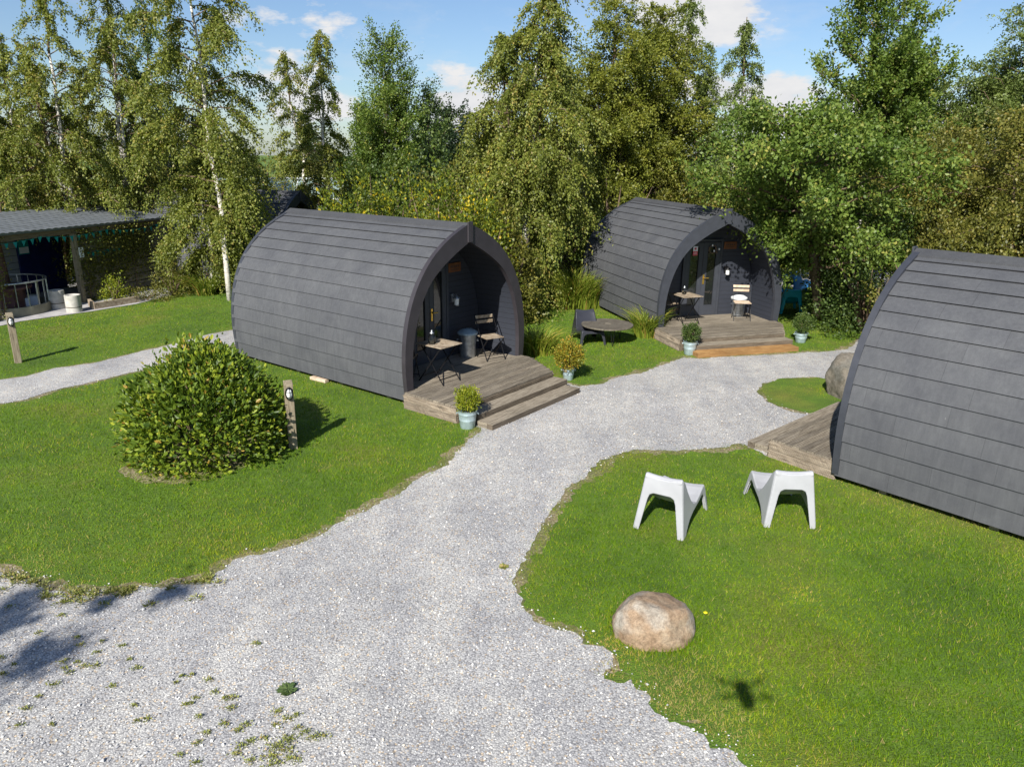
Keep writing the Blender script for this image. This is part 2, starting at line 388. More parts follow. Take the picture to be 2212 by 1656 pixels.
def strand_leaves(S, D, L, per, droop, jit, rng, leafsize, width, spread=.35, curl=0, up=0.):
    """S starts, D directions, L lengths: leaves strung along curved strands"""
    n = len(S); t = (np.arange(per) + rng.random((n, per))) / per
    pos = S[:, None] + D[:, None] * (t * L[:, None])[..., None]
    droop = np.broadcast_to(droop, (n,))[:, None]; pos[..., 2] -= droop * L[:, None] * t ** 2
    pos += rng.normal(size=pos.shape) * jit
    ax = D[:, None] * np.ones((1, per, 1)); ax = ax.copy(); ax[..., 2] += -2 * droop * t + up
    ax = unit(ax + rng.normal(size=ax.shape) * spread * 1.6)
    st = rng.normal(size=(n, 1)) * .16
    tint = np.clip(.5 + st + rng.normal(size=(n, per)) * .2, 0, 1)
    return leaf_arrays(pos.reshape(-1, 3), ax.reshape(-1, 3), leafsize, width, rng, tint=tint.reshape(-1))

def make_tree(name, u, Y, vtop, r, kind, seed, label, cat='tree', group=None, lean=(0, 0), base=None, h0=.12, leafmat=None,
              bark='birch_bark', fork=0, nb=34, strands=11, per=55, leaf=.062, droop=1.0, r0=None, xy=None, prof=None, dens=1.0, top=None):
    rng = np.random.default_rng(seed)
    if xy is None: p = at(u, 335, Y); xy = (p[0], Y)
    H = top if top else at(u, vtop, Y)[2]
    root = empty(name, (xy[0], xy[1], 0), 0, label, cat, group)
    # trunk
    nn = 14; tt = np.linspace(0, 1, nn)
    wob = np.cumsum(rng.normal(size=(nn, 2)) * .05, 0); wob -= wob[0]
    tr = np.stack([lean[0] * tt ** 1.1 + wob[:, 0], lean[1] * tt + wob[:, 1], tt * H * .97 - .1 * (tt == 0)], 1)
    r0 = r0 or (.0095 * H + .02)
    mb = MB(); rads = [r0 * (1 - .93 * t) + .005 for t in tt]; cut = 10
    mb.tube(tr[:cut + 1], rads[:cut + 1], 8, 0); mb.tube(tr[cut:], rads[cut:], 6, 1)
    prof0 = prof
    stems_ = [(tr, 1.0, 0, nb)]
    for e_ in range(fork):
        fs = rng.uniform(.15, .4); a_ = rng.uniform(0, 2 * PI); hh = rng.uniform(.66, .88)
        b_ = np.array([np.interp(fs, tt, tr[:, c]) for c in range(3)]); t2 = tt[:, None]
        t_ = b_ + np.array([math.cos(a_), math.sin(a_) * .6, 0]) * r * rng.uniform(.3, .62) * t2 ** .8 + np.array([0, 0, 1.]) * (H * hh - b_[2]) * t2 + np.concatenate([wob[::-1] * .8, np.zeros((nn, 1))], 1) * t2
        stems_.append((t_, .62, .12, int(nb * .5))); q_ = [rd * .55 for rd in rads]; mb.tube(t_[:8], q_[:8], 7, 0); mb.tube(t_[7:], q_[7:], 5, 1)
    S, D, L = [], [], []
    prof = prof or ((lambda f: (.62 + .42 * np.sin(PI * min(1, f * 1.15 + .05))) * (1 - .72 * f ** 3)) if kind == 'weep' else (lambda f: (np.sin(PI * min(1, (f * .84 + .14))) ** .6) * (1 - .2 * f)))
    k = 0
    for i, (tr_, rs_, h0_, nb_, H0_) in [(i_, (a__, b__, max(c__, .1) if si else h0, d__, 0)) for si, (a__, b__, c__, d__) in enumerate(stems_) for i_ in range(d__)]:
        tr = tr_; nb = nb_; h0 = h0_
        f = h0 + (1 - h0) * ((i + rng.random() * .8) / nb) ** .9
        f = min(f, .97); az = i * 2.4 + rng.normal() * .5
        st = np.array([np.interp(f, tt, tr[:, c]) for c in range(3)])
        ff = (f - h0) / (1 - h0)
        ln = r * rs_ * prof(ff) * rng.uniform(.55, 1.3)
        if ln < .15: ln = .15
        rise = {'weep': .75, 'up': .95, 'broad': .45, 'willow': .8, 'column': 1.0}[kind] * rng.uniform(.7, 1.3)
        out = np.array([math.cos(az), math.sin(az), 0]); m_ = 7
        ts = np.linspace(0, 1, m_)[:, None]
        sag = {'weep': .85, 'up': .1, 'broad': .25, 'willow': .35, 'column': .2}[kind]
        pts = st + out * ln * ts + np.array([0, 0, 1.]) * ln * (rise * ts - sag * ts ** 2.2) + np.cumsum(rng.normal(size=(m_, 3)) * .035 * ln, 0) * (ts > 0)
        br = max(.006, r0 * (1 - .9 * f) * .42)
        mb.tube(pts, [br * (1 - .8 * q) + .003 for q in ts[:, 0]], 5, 1, caps=False)
        ns = max(3, int(strands * dens * (1.5 if kind == 'weep' else 1.25) * (1.15 - .68 * ff) * (.45 + .8 * ln / r)))
        q = rng.uniform(.30 if kind == 'weep' else .18, 1, ns) ** .8
        P = np.stack([np.interp(q, ts[:, 0], pts[:, c]) for c in range(3)], 1)
        if kind == 'weep':
            dd = out * rng.uniform(.1, .6, (ns, 1)) + rng.normal(size=(ns, 3)) * .28; dd[:, 2] = rng.uniform(-.3, .35, ns)
            ll = rng.uniform(.45, 1.35, ns) * droop * (.6 + .5 * (1 - ff))
        elif kind in ('up', 'column'):
            dd = out * rng.uniform(.1, .7, (ns, 1)) + rng.normal(size=(ns, 3)) * .35; dd[:, 2] += rng.uniform(.3, 1.0, ns)
            ll = rng.uniform(.3, .75, ns)
        elif kind == 'willow':
            dd = out * rng.uniform(.2, .8, (ns, 1)) + rng.normal(size=(ns, 3)) * .4; dd[:, 2] += rng.uniform(-.3, .7, ns)
            ll = rng.uniform(.35, .9, ns)
        else:
            dd = out * rng.uniform(.2, 1, (ns, 1)) + rng.normal(size=(ns, 3)) * .5; dd[:, 2] += rng.uniform(-.2, .6, ns)
            ll = rng.uniform(.3, .75, ns)
        S.append(P); D.append(unit(dd)); L.append(ll)
    for t_, rs_, _a, _b in stems_:      # leafy leaders
        n_ = 26; q = rng.uniform(.82, 1.0, n_); S.append(np.stack([np.interp(q, tt, t_[:, c]) for c in range(3)], 1)); dd = rng.normal(size=(n_, 3)) * .5; dd[:, 2] = rng.uniform(.1, .9, n_) * (1 if kind != 'weep' else .9)
        D.append(unit(dd)); L.append(rng.uniform(.25, .6, n_))
    S = np.concatenate(S); D = np.concatenate(D); L = np.concatenate(L)
    # a leader tuft
    dr = {'weep': 1.1, 'up': .0, 'broad': .15, 'willow': .35, 'column': .05}[kind]
    jit = {'weep': .042, 'up': .06, 'broad': .085, 'willow': .05, 'column': .05}[kind]
    bare = {'weep': .35, 'up': .6, 'broad': .8, 'willow': .5, 'column': .6}[kind]
    if kind == 'weep':
        D[:, 2] *= .5
        arr = strand_leaves(S, D * rng.uniform(.35, 1.0, (len(D), 1)), L * .85, per, rng.uniform(.55, 1.05, len(D)), jit, rng, leaf * 1.08, .64, .4)
    else:
        arr = strand_leaves(S, D, L, per, dr, jit, rng, leaf, .65, bare)
    leaf_obj('crown', [arr], M[leafmat or {'weep': 'lf_birch', 'up': 'lf_green', 'broad': 'lf_green', 'willow': 'lf_willow', 'column': 'lf_birchg'}[kind]], root)
    mb.build('trunk', [M[bark], M['twig']], root, smooth=True, recalc=False)
    return root

def make_shrub(name, c, rad, h, n, mat, seed, label, cat='shrub', group=None, leaf=.06, width=.6, fold=False, shell=.55, stems=True, lump=.18, up=.3, bottom=.05, stemmat='twig', shoulder=1.0, bright=0):
    """rounded shrub: leaf clusters through an uneven dome"""
    rng = np.random.default_rng(seed)
    root = empty(name, (c[0], c[1], c[2] if len(c) > 2 else 0), 0, label, cat, group)
    rx, ry = rad if hasattr(rad, '__len__') else (rad, rad)
    nc = max(20, n // 14)
    d = unit(rng.normal(size=(nc, 3))); d[:, 2] = np.abs(d[:, 2]) * 1.0 + bottom * 0
    q = rng.uniform(shell ** 3, 1, nc) ** (1 / 3)
    bumps = 1 + lump * np.sin(d[:, 0] * 4 + seed) * np.cos(d[:, 1] * 5 + seed * 2) + lump * .6 * np.sin(d[:, 2] * 7 + d[:, 0] * 6 + seed)
    C = d * q[:, None] * bumps[:, None] * np.array([rx, ry, h])
    C[:, 2] = h * (np.clip(C[:, 2] / h, 0, None)) ** shoulder; C[:, 2] = np.maximum(C[:, 2], rng.uniform(0, .12, nc) * h)
    per = max(1, n // nc)
    P = np.repeat(C, per, 0) + rng.normal(size=(nc * per, 3)) * leaf * 1.1
    O = unit(np.repeat(d, per, 0)); O[:, 2] += up
    A = unit(O + rng.normal(size=O.shape) * .7)
    st = np.repeat(rng.normal(size=nc) * .17, per)
    tint = .48 + bright + st + rng.normal(size=len(P)) * .18
    face = unit(np.repeat(d, per, 0) + rng.normal(size=O.shape) * .5 + np.array([0, 0, .4]))
    P[:, 2] = np.maximum(P[:, 2], .01)
    leaf_obj('foliage', [leaf_arrays(P, A, leaf, width, rng, fold, tint, face)], M[mat], root)
    if stems:
        mb = MB()
        for i in range(9):
            a = i * 2.4; k = rng.uniform(.3, .75)
            e = np.array([math.cos(a) * rx * k, math.sin(a) * ry * k, h * rng.uniform(.5, .85)])
            mb.tube([(e[0] * .1, e[1] * .1, -.02), (e[0] * .5, e[1] * .5, e[2] * .55), tuple(e)], [.02 * h + .004, .014 * h + .003, .004], 5)
        mb.build('stem', M[stemmat], root, smooth=True)
    return root

def make_blades(name, c, rad, h, n, mat, seed, label, cat='ornamental grass', arch=.6, w=.012, plume=False):
    rng = np.random.default_rng(seed); root = empty(name, (c[0], c[1], 0), 0, label, cat)
    rx, ry = rad if hasattr(rad, '__len__') else (rad, rad)
    az = rng.uniform(0, 2 * PI, n); rr = np.sqrt(rng.random(n)) * .7
    B = np.stack([np.cos(az) * rr * rx, np.sin(az) * rr * ry, np.zeros(n)], 1)
    az2 = az + rng.normal(size=n) * .8; out = np.stack([np.cos(az2), np.sin(az2), np.zeros(n)], 1)
    H = h * rng.uniform(.6, 1.1, n); reach = H * arch * rng.uniform(.3, 1.2, n)
    S = unit(np.stack([-np.sin(az2 + rng.normal(size=n)), np.cos(az2 + rng.normal(size=n)), rng.normal(size=n) * .2], 1))
    k = 5; V = []
    for j in range(k + 1):
        t = j / k; c_ = B + out * (reach * t ** 1.8)[:, None] + np.array([0, 0, 1.]) * (H * (t * 1.15 - .15 * t - arch * .45 * t ** 3))[:, None]
        ww = w * (1 - t ** 2) + .001
        V.append(c_ - S * ww / 2); V.append(c_ + S * ww / 2)
    V = np.stack(V, 1).reshape(-1, 3); b = (np.arange(n) * 2 * (k + 1))[:, None]
    F = np.concatenate([b + np.array([[2 * j, 2 * j + 1, 2 * j + 3, 2 * j + 2]]) for j in range(k)])
    T = np.repeat(np.clip(.5 + rng.normal(size=n) * .25, 0, 1), 2 * (k + 1))
    leaf_obj('leaves', [(V, F, T)], M[mat], root)
    return root

# ------------------------------------------------------------------ ground, paths
def ragged(poly, amp=.05, step=.06, seed=1, grow=0):
    pts = []; n = len(poly)
    ar = sum(poly[i][0] * poly[(i + 1) % n][1] - poly[(i + 1) % n][0] * poly[i][1] for i in range(n))
    sg = 1 if ar > 0 else -1; s = 0
    for i in range(n):
        a = Vector(poly[i]); b = Vector(poly[(i + 1) % n]); d = b - a; L = d.length
        if L < 1e-6: continue
        nr = Vector((d.y, -d.x)) / L * sg; k = max(1, int(L / step))
        if L > 12: k = max(1, int(L / 1.0))
        for j in range(k):
            p = a + d * (j / k); q = s + L * j / k
            e = noise.noise(Vector((p.x * 2.1, p.y * 2.1, seed))) * amp * 1.6 + noise.noise(Vector((p.x * 9, p.y * 9, seed + 5))) * amp + noise.noise(Vector((p.x * 30, p.y * 30, seed + 9))) * amp * .5
            pts.append(p + nr * (e + grow))
        s += L
    return pts
def sheet(name, poly, z, mat, **k):
    tris = tessellate_polygon([[Vector((p[0], p[1], 0)) for p in poly]])
    me = bpy.data.meshes.new(name); me.from_pydata([(p[0], p[1], z) for p in poly], [], [list(t)[:] for t in tris]); me.materials.append(mat)
    bm = bmesh.new(); bm.from_mesh(me); bmesh.ops.recalc_face_normals(bm, faces=bm.faces)
    if sum(f.normal.z for f in bm.faces) < 0: bmesh.ops.reverse_faces(bm, faces=bm.faces)
    bm.to_mesh(me); bm.free()
    o = link(name, me); tag(o, kind='structure', **k); return o

gm = bpy.data.meshes.new('ground'); gm.from_pydata([(-600, -300, 0), (600, -300, 0), (600, 900, 0), (-600, 900, 0)], [], [(0, 1, 2, 3)]); gm.materials.append(M['lawn'])
tag(link('ground', gm), kind='structure')

edgeA = [(-140, 1262), (0, 1235), (52, 1246), (104, 1267), (156, 1277), (208, 1275), (278, 1272), (347, 1272), (399, 1260), (462, 1246), (469, 1232), (521, 1204), (590, 1190),
         (653, 1170), (694, 1152), (760, 1115), (800, 1098), (850, 1068), (920, 1025), (960, 1002), (1010, 962), (1040, 925)]
edgeB = [(1250, 833), (1300, 828), (1340, 815), (1400, 800), (1440, 785), (1478, 772), (1510, 774), (1735, 762), (1757, 760), (1802, 758), (1827, 754), (1843, 746)]
edgeD = [(1800, 985), (1660, 985), (1600, 960), (1540, 968), (1460, 972), (1400, 970), (1350, 975), (1300, 995), (1270, 1020), (1240, 1045), (1200, 1085), (1180, 1120), (1150, 1170), (1125, 1215),
         (1112, 1260), (1115, 1290), (1135, 1320), (1165, 1350), (1229, 1363), (1244, 1368), (1262, 1396), (1293, 1399), (1316, 1419), (1319, 1435), (1301, 1445), (1306, 1464),
         (1332, 1471), (1358, 1468), (1376, 1487), (1404, 1508), (1415, 1538), (1448, 1569), (1487, 1569), (1515, 1587), (1533, 1611), (1567, 1616), (1590, 1644), (1611, 1660)]
gA = [g(*p) for p in edgeA]; gB = [g(*p) for p in edgeB]; gD = [g(*p) for p in edgeD]
main = [(-14, 4.9)] + gA[1:] + [(-1.2, 12.2)] + [(.9, 13.8)] + gB + [(8.4, 17.6), (11, 18.2), (14, 17.5), (14, 15.5), (8, 14.5), (6.2, 11.6)] + gD + [(2.9, 3.6), (5, .5), (6, -8), (-14, -8)]
pathL = [g(*p) for p in [(-200, 848), (0, 820), (60, 812), (120, 795), (200, 785), (260, 770), (320, 755), (400, 737), (450, 722), (508, 712), (545, 704)]] + \
        [g(*p) for p in [(560, 735), (512, 742), (450, 760), (400, 772), (340, 790), (280, 805), (200, 825), (130, 840), (60, 862), (0, 873), (-200, 905)]]
backyard = [(6.5, 25.5), (30, 23.5), (30, 30), (9, 29.5), (6.5, 28)]
island = [g(*p) for p in [(1766, 816), (1727, 817), (1683, 819), (1652, 830), (1640, 847), (1661, 866), (1690, 879), (1727, 889), (1746, 892)]] + [(5.6, 11.7), (7.4, 12.3), (8, 13.3), (7, 13.6)]
sheet('path_edge', ragged(main, .10, .05, 3, .13), .002, M['soil'])
sheet('gravel_drive', ragged(main, .05, .04, 1), .006, M['gravel'])
sheet('path_edge', ragged(pathL, .05, .06, 3, .07), .003, M['soil'])
sheet('gravel_path', ragged(pathL, .04, .06, 2), .009, M['gravel'])
sheet('gravel_yard', ragged(backyard, .08, .3, 2), .009, M['gravel'])
sheet('path_edge', ragged(island, .06, .05, 4, .04), .010, M['soil'])
sheet('lawn_island', ragged(island, .04, .06, 5), .014, M['lawn'])
fl = [(-12.72, 17.7), (-11.25, 19.9), (-9.9, 22.0), (-13.5, 26.5), (-26, 22), (-22, 10.5)]
fl = [g(-160, 735)] + [g(0, 704), g(44, 694), g(200, 672)] + [(-10.75, 20.9), (-10.3, 22.6), (-13.5, 26), (-26, 24)]
sheet('paving', fl, .012, M['paving'])

# raster mask of lawn + distance to edge
GX0, GX1, GY0, GY1, RES = -20, 16, 1, 32, .06
xs = np.arange(GX0, GX1, RES); ys = np.arange(GY0, GY1, RES); XX, YY = np.meshgrid(xs, ys)
def inpoly(X, Y, poly):
    r = np.zeros(X.shape, bool); n = len(poly); j = n - 1
    for i in range(n):
        xi, yi = poly[i]; xj, yj = poly[j]
        if yi != yj:
            c = ((yi > Y) != (yj > Y)) & (X < (xj - xi) * (Y - yi) / (yj - yi) + xi); r ^= c
        j = i
    return r
def edist(X, Y, poly):
    d = np.full(X.shape, 9e9); n = len(poly)
    for i in range(n):
        ax, ay = poly[i]; bx, by = poly[(i + 1) % n]; dx, dy = bx - ax, by - ay; L2 = dx * dx + dy * dy + 1e-9
        t = np.clip(((X - ax) * dx + (Y - ay) * dy) / L2, 0, 1)
        d = np.minimum(d, (X - ax - t * dx) ** 2 + (Y - ay - t * dy) ** 2)
    return np.sqrt(d)
def sdf(poly): e = edist(XX, YY, poly); return np.where(inpoly(XX, YY, poly), -e, e)   # negative inside
k_ = 4.2 / 5.2
PODS = {1: (-1.0158 * k_, 16.7176 * k_, R(142.51)), 2: (6.2767 * k_, 22.245 * k_, R(106.2)), 3: (6.9324 * k_, 12.8551 * k_, R(-48.16))}
def podw(n, s, t):
    x, y, a = PODS[n]; return (x + math.cos(a) * t - math.sin(a) * s, y + math.sin(a) * t + math.cos(a) * s)
grav = np.minimum(np.minimum(sdf(main), sdf(pathL)), sdf(backyard)); isl = sdf(island)
SD = np.minimum(grav, 9); SD = np.where(isl < .3, np.maximum(SD * 0 - isl, -9), SD)   # >0 lawn
SD = np.minimum(SD, sdf(fl))
PSD = np.full(XX.shape, 9.)
for n in PODS:
    PSD = np.minimum(PSD, sdf([podw(n, 1.5, .05), podw(n, 1.5, 5.0), podw(n, -1.5, 5.0), podw(n, -1.5, .05)])); PSD = np.minimum(PSD, sdf([podw(n, 1.7, 0), podw(n, -1.5, 0), podw(n, -.95, -1.25), podw(n, 1.7, -1.25)]))
    SD = np.minimum(SD, sdf([podw(n, 1.5, .05), podw(n, 1.5, 5.0), podw(n, -1.5, 5.0), podw(n, -1.5, .05)]))
    SD = np.minimum(SD, sdf([podw(n, 1.69, .1), podw(n, -1.55, .1), podw(n, -1.55, -.3), podw(n, -.95, -1.3), podw(n, -.93, -1.85), podw(n, 1.6, -1.85), podw(n, 1.69, -1.2)]))

def grass_blades():
    rng = np.random.default_rng(5); Ps = []
    for (x0, x1, y0, y1) in [(a, a + 1, b, b + 1) for a in range(-18, 14) for b in range(2, 27)]:
        cx, cy = (x0 + x1) / 2, (y0 + y1) / 2
        if abs(cx) > cy * .74 + 3.2: continue
        d = math.sqrt(cx * cx + cy * cy + 16)
        n = int(min(6500, 5200 * (6.5 / d) ** 1.7))
        Ps.append(np.stack([rng.uniform(x0, x1, n), rng.uniform(y0, y1, n), np.full(n, d)], 1))
    P = np.concatenate(Ps)
    ix = ((P[:, 0] - GX0) / RES).astype(int).clip(0, len(xs) - 1); iy = ((P[:, 1] - GY0) / RES).astype(int).clip(0, len(ys) - 1)
    sd = SD[iy, ix]
    nz = np.sin(P[:, 0] * 7.1 + np.sin(P[:, 1] * 5.3) * 2) * .5 + np.sin(P[:, 1] * 13.7 + P[:, 0] * 9.1) * .5
    keep = sd > (-.07 + .09 * nz + np.abs(rng.normal(size=len(P))) * .11)
    P = P[keep]; sd = sd[keep]; n = len(P)
    edge = np.clip(1 - sd / .45, 0, 1)
    patch = np.sin(P[:, 0] * 1.3 + 2 * np.sin(P[:, 1] * .7)) * np.cos(P[:, 1] * 1.1 + P[:, 0] * .4)
    h = rng.uniform(.018, .042, n) * (1 + .35 * patch * .6) * (1 - .35 * edge)
    near_ = np.minimum(PSD[iy, ix][keep], 9)
    for (rx_, ry_, rr_) in [(1.33, 5.95, .38), (6.25, 13.15, .5), (-3.24, 10.27, .06), (-10.15, 14.7, .06), (-4.4, 10.1, 1.02), (1.47, 7.93, .03), (1.98, 7.63, .03), (3.02, 7.99, .03), (3.62, 7.95, .03)]:
        near_ = np.minimum(near_, np.abs(np.hypot(P[:, 0] - rx_, P[:, 1] - ry_) - rr_))
    h = h * (1 + 1.5 * np.exp(-np.clip(near_, 0, 9) / .05))
    w = .0038 + .0003 * P[:, 2]
    az = rng.uniform(0, 2 * PI, n); tilt = rng.normal(size=(n, 2)) * .55
    B = np.stack([P[:, 0], P[:, 1], np.zeros(n)], 1)
    S = np.stack([np.cos(az), np.sin(az), np.zeros(n)], 1) * (w / 2)[:, None]
    T = B + np.stack([tilt[:, 0] * h, tilt[:, 1] * h, h], 1)
    V = np.stack([B - S, B + S, T], 1).reshape(-1, 3)
    tint = np.clip(.42 + rng.normal(size=n) * .2 + .08 * patch + edge * .26 * (rng.random(n) < .8), 0, 1)
    for (u_, v_, rr_, am) in [(90, 1200, .9, .38), (250, 1235, .5, .25), (1390, 1490, .55, .35), (1500, 1560, .5, .4), (1290, 1400, .25, .5), (1330, 1000, .5, .15), (2050, 1110, .9, .22), (1900, 1060, .5, .25), (1430, 1440, .3, .25), (700, 1010, .12, .6), (740, 990, .1, .5), (430, 1130, .8, .12), (1780, 860, .5, .25), (1740, 1290, .25, .3), (60, 760, .6, .3)]:
        q_ = g(u_, v_); tint = tint + am * np.exp(-((P[:, 0] - q_[0]) ** 2 + (P[:, 1] - q_[1]) ** 2) / rr_ ** 2) * (rng.random(n) < .7)
    tint = np.clip(tint + .12 * np.sin(P[:, 0] * 2.3 + 1.7 * np.sin(P[:, 1] * 2.9)) * np.cos(P[:, 1] * 1.9 + np.sin(P[:, 0] * 3.1)), 0, .97)
    tint = np.where(rng.random(n) < .02, 1, tint)
    me = np_mesh('grass', V, np.arange(3 * n).reshape(n, 3), M['blade'], np.repeat(tint, 3))
    o = link('grass', me); tag(o, 'short mown green lawn grass on both sides of the gravel', 'grass', kind='stuff')
    print('blades', n)
grass_blades()

def loose_stones():
    rng = np.random.default_rng(9); n = 26000
    Y = 2.6 + 11 * rng.random(n) ** 1.7; X = rng.uniform(-1, 1, n) * (Y * .75 + 1)
    X, Y = np.concatenate([X]), np.concatenate([Y])
    ix = ((X - GX0) / RES).astype(int).clip(0, len(xs) - 1); iy = ((Y - GY0) / RES).astype(int).clip(0, len(ys) - 1)
    near = grav[iy, ix] < .03 + .16 * rng.random(n) ** 2
    ok = near & (isl[iy, ix] > -.05)
    X, Y = X[ok], Y[ok]; n = len(X)
    s = rng.lognormal(-4.9, .3, n).clip(.004, .024)
    base = np.array([[1, 0, 0], [0, 1, 0], [-1, 0, 0], [0, -1, 0], [0, 0, .75], [0, 0, -.6]], float)
    V = base[None] * (1 + rng.uniform(-.35, .35, (n, 6, 1))) * s[:, None, None] + rng.normal(size=(n, 6, 3)) * (s * .12)[:, None, None]
    a = rng.uniform(0, 2 * PI, n); ca, sa = np.cos(a)[:, None], np.sin(a)[:, None]
    V = np.stack([V[..., 0] * ca - V[..., 1] * sa, V[..., 0] * sa + V[..., 1] * ca, V[..., 2]], 2)
    V[..., 0] += X[:, None]; V[..., 1] += Y[:, None]; V[..., 2] += (.008 + s * .35)[:, None]
    f = np.array([[0, 1, 4], [1, 2, 4], [2, 3, 4], [3, 0, 4], [1, 0, 5], [2, 1, 5], [3, 2, 5], [0, 3, 5]])
    F = ((np.arange(n) * 6)[:, None, None] + f[None]).reshape(-1, 3)
    t = NT('loose_stone'); at_ = t.node('ShaderNodeAttribute', attribute_name='tint')
    t.col(t.ramp(at_.outputs['Fac'], [(0, (.26, .265, .29)), (.5, (.47, .47, .47)), (.9, (.68, .66, .62)), (1, (.70, .58, .40))])); t.b.inputs['Roughness'].default_value = .8
    me = np_mesh('loose_gravel', V.reshape(-1, 3), F, t.m, np.repeat(rng.random(n), 6))
    tag(link('loose_gravel', me), 'loose pale grey stones lying on the gravel drive', 'gravel', kind='stuff'); print('stones', n)
loose_stones()

def weeds():
    rng = np.random.default_rng(3); arrs = []
    z6 = lambda x, y: g((x / 2.212) * .76806, (1500 + y / 2.212) * .76806)
    sp = [(60, 460, 22), (300, 395, 20), (485, 420, 20), (570, 410, 16), (660, 380, 22), (380, 515, 24), (240, 625, 22), (490, 650, 16), (640, 675, 10), (500, 700, 26), (760, 705, 22), (610, 742, 16), (805, 790, 16),
          (400, 800, 24), (485, 805, 14), (520, 832, 26), (600, 828, 24), (410, 842, 14), (850, 845, 22), (435, 870, 22), (340, 945, 34), (695, 955, 20), (20, 880, 20), (10, 780, 22), (90, 820, 12), (245, 1020, 12), (165, 1095, 30),
          (835, 1075, 12), (120, 1200, 26), (325, 1195, 12), (855, 1170, 14), (910, 1162, 26), (1130, 895, 16), (1195, 885, 12), (1300, 918, 26), (1095, 935, 12), (1340, 990, 20), (1220, 1030, 16), (1185, 1065, 16), (1405, 1032, 26), (1460, 1025, 24),
          (1430, 1092, 30), (1150, 1070, 8), (1240, 1145, 18), (1390, 1190, 28), (1530, 1195, 24), (1480, 1230, 22), (1285, 1245, 24), (1725, 1115, 34), (1795, 1158, 26), (1845, 1135, 16), (1720, 1195, 24), (1850, 1215, 22), (1900, 1240, 24),
          (1640, 1280, 20), (1555, 1300, 30), (1500, 1330, 36), (1225, 1312, 18), (1120, 1385, 18), (1720, 1330, 50), (1800, 1290, 50), (1690, 1390, 40), (1820, 1410, 50), (1225, 1430, 22), (1940, 1275, 26), (2005, 1265, 34), (1700, 1440, 40), (1460, 1380, 30), (1600, 690, 28), (1785, 1350, 40), (1560, 1420, 30)]
    for x, y, s in sp:
        c = g(x / 2.212 * .76806, (1500 + y / 2.212) * .76806); r = s / 2.212 / 2.8125 / 110 * 1.1
        r *= .8; n = int(30 + 22000 * r * r)
        rr = r * np.abs(rng.normal(size=n)) * .6; a = rng.uniform(0, 2 * PI, n)
        P = np.stack([c[0] + rr * np.cos(a) * 1.3, c[1] + rr * np.sin(a), .012 + rng.random(n) * .012], 1)
        A = unit(np.stack([np.cos(a), np.sin(a), rng.uniform(.1, 1.2, n)], 1) + rng.normal(size=(n, 3)) * .4)
        arrs.append(leaf_arrays(P, A, .017, .6, rng, tint=np.clip(rng.normal(.45 + .25 * (rng.random() - .4), .2, n), 0, 1)))
    for i in range(60):   # tufts along the ragged left lawn edge
        k = rng.integers(0, 9); p = gA[k]; q = gA[k + 1]; f = rng.random()
        c = (p[0] * (1 - f) + q[0] * f + rng.normal() * .05, p[1] * (1 - f) + q[1] * f - abs(rng.normal()) * .13); r = rng.uniform(.02, .05); n = 60
        rr = r * np.abs(rng.normal(size=n)); a = rng.uniform(0, 2 * PI, n)
        P = np.stack([c[0] + rr * np.cos(a), c[1] + rr * np.sin(a), .01 + rng.random(n) * .01], 1)
        A = unit(np.stack([np.cos(a), np.sin(a), rng.uniform(.3, 1.5, n)], 1))
        arrs.append(leaf_arrays(P, A, .03, .35, rng, tint=np.clip(rng.normal(.5, .25, n), 0, 1)))
    tag(leaf_obj('moss_and_weeds', arrs, M['lf_weed']), 'small green and brown moss tufts scattered over the gravel foreground', 'moss', kind='stuff')
    # the two clumps that stand out
    for (u, v, r, mat, lab) in [(622, 1490, .075, 'lf_rosette', 'dark green rosette weed growing alone in the open gravel'), (1088, 1225, .045, 'lf_weed', 'small pale weed in the gravel beside the big lawn edge')]:
        c = g(u, v); root = empty('weed', (c[0], c[1], .008), 0, lab, 'weed'); n = 90
        a = rng.uniform(0, 2 * PI, n); rr = r * rng.random(n) * .5
        P = np.stack([rr * np.cos(a), rr * np.sin(a), rng.random(n) * .02], 1)
        A = unit(np.stack([np.cos(a), np.sin(a), rng.uniform(.0, .3, n)], 1))
        leaf_obj('leaves', [leaf_arrays(P, A, r * .7, .6, rng, True, face=np.tile([[0, 0, 1.]], (n, 1)))], M[mat], root)
    c = g(1523, 1332); root = empty('dandelion', (c[0], c[1], 0), 0, 'single yellow dandelion flower in the lawn right of the boulder', 'flower')
    mb = MB(); mb.tube([(0, 0, 0), (0, 0, .045)], .0025, 5); mb.build('stem', M['lf_weed'], root)
    mb = MB(); mb.lathe([(.001, .045), (.016, .048), (.02, .054), (.012, .06), (.001, .061)], n=12); mb.build('flower_head', mat_plain('dandelion_yellow', (.85, .65, .01)), root)
weeds()

# ------------------------------------------------------------------ glamping pods
PROF = [(0, 2.98), (.12, 2.925), (.38, 2.82), (.72, 2.63), (1.03, 2.38), (1.29, 2.10), (1.47, 1.76), (1.59, 1.38), (1.645, 1.0), (1.655, .63), (1.62, .27), (1.60, .10)]
INN = [(0, 2.65), (.10, 2.60), (.32, 2.50), (.66, 2.30), (.93, 2.10), (1.13, 1.84), (1.27, 1.55), (1.37, 1.22), (1.425, .9), (1.44, .6), (1.43, .29)]
def resample(pr, n):
    p = np.array(pr, float)
    # smooth by Catmull-like interpolation over arc length
    d = np.concatenate([[0], np.cumsum(np.linalg.norm(np.diff(p, axis=0), axis=1))]); t = np.linspace(0, d[-1], n)
    q = np.stack([np.interp(t, d, p[:, 0]), np.interp(t, d, p[:, 1])], 1)
    for _ in range(max(1, n // 12)):
        q[1:-1] = (q[:-2] + 2 * q[1:-1] + q[2:]) / 4
    return q
NC = 14; SUB = 3
PO = resample(PROF, NC * SUB + 1)
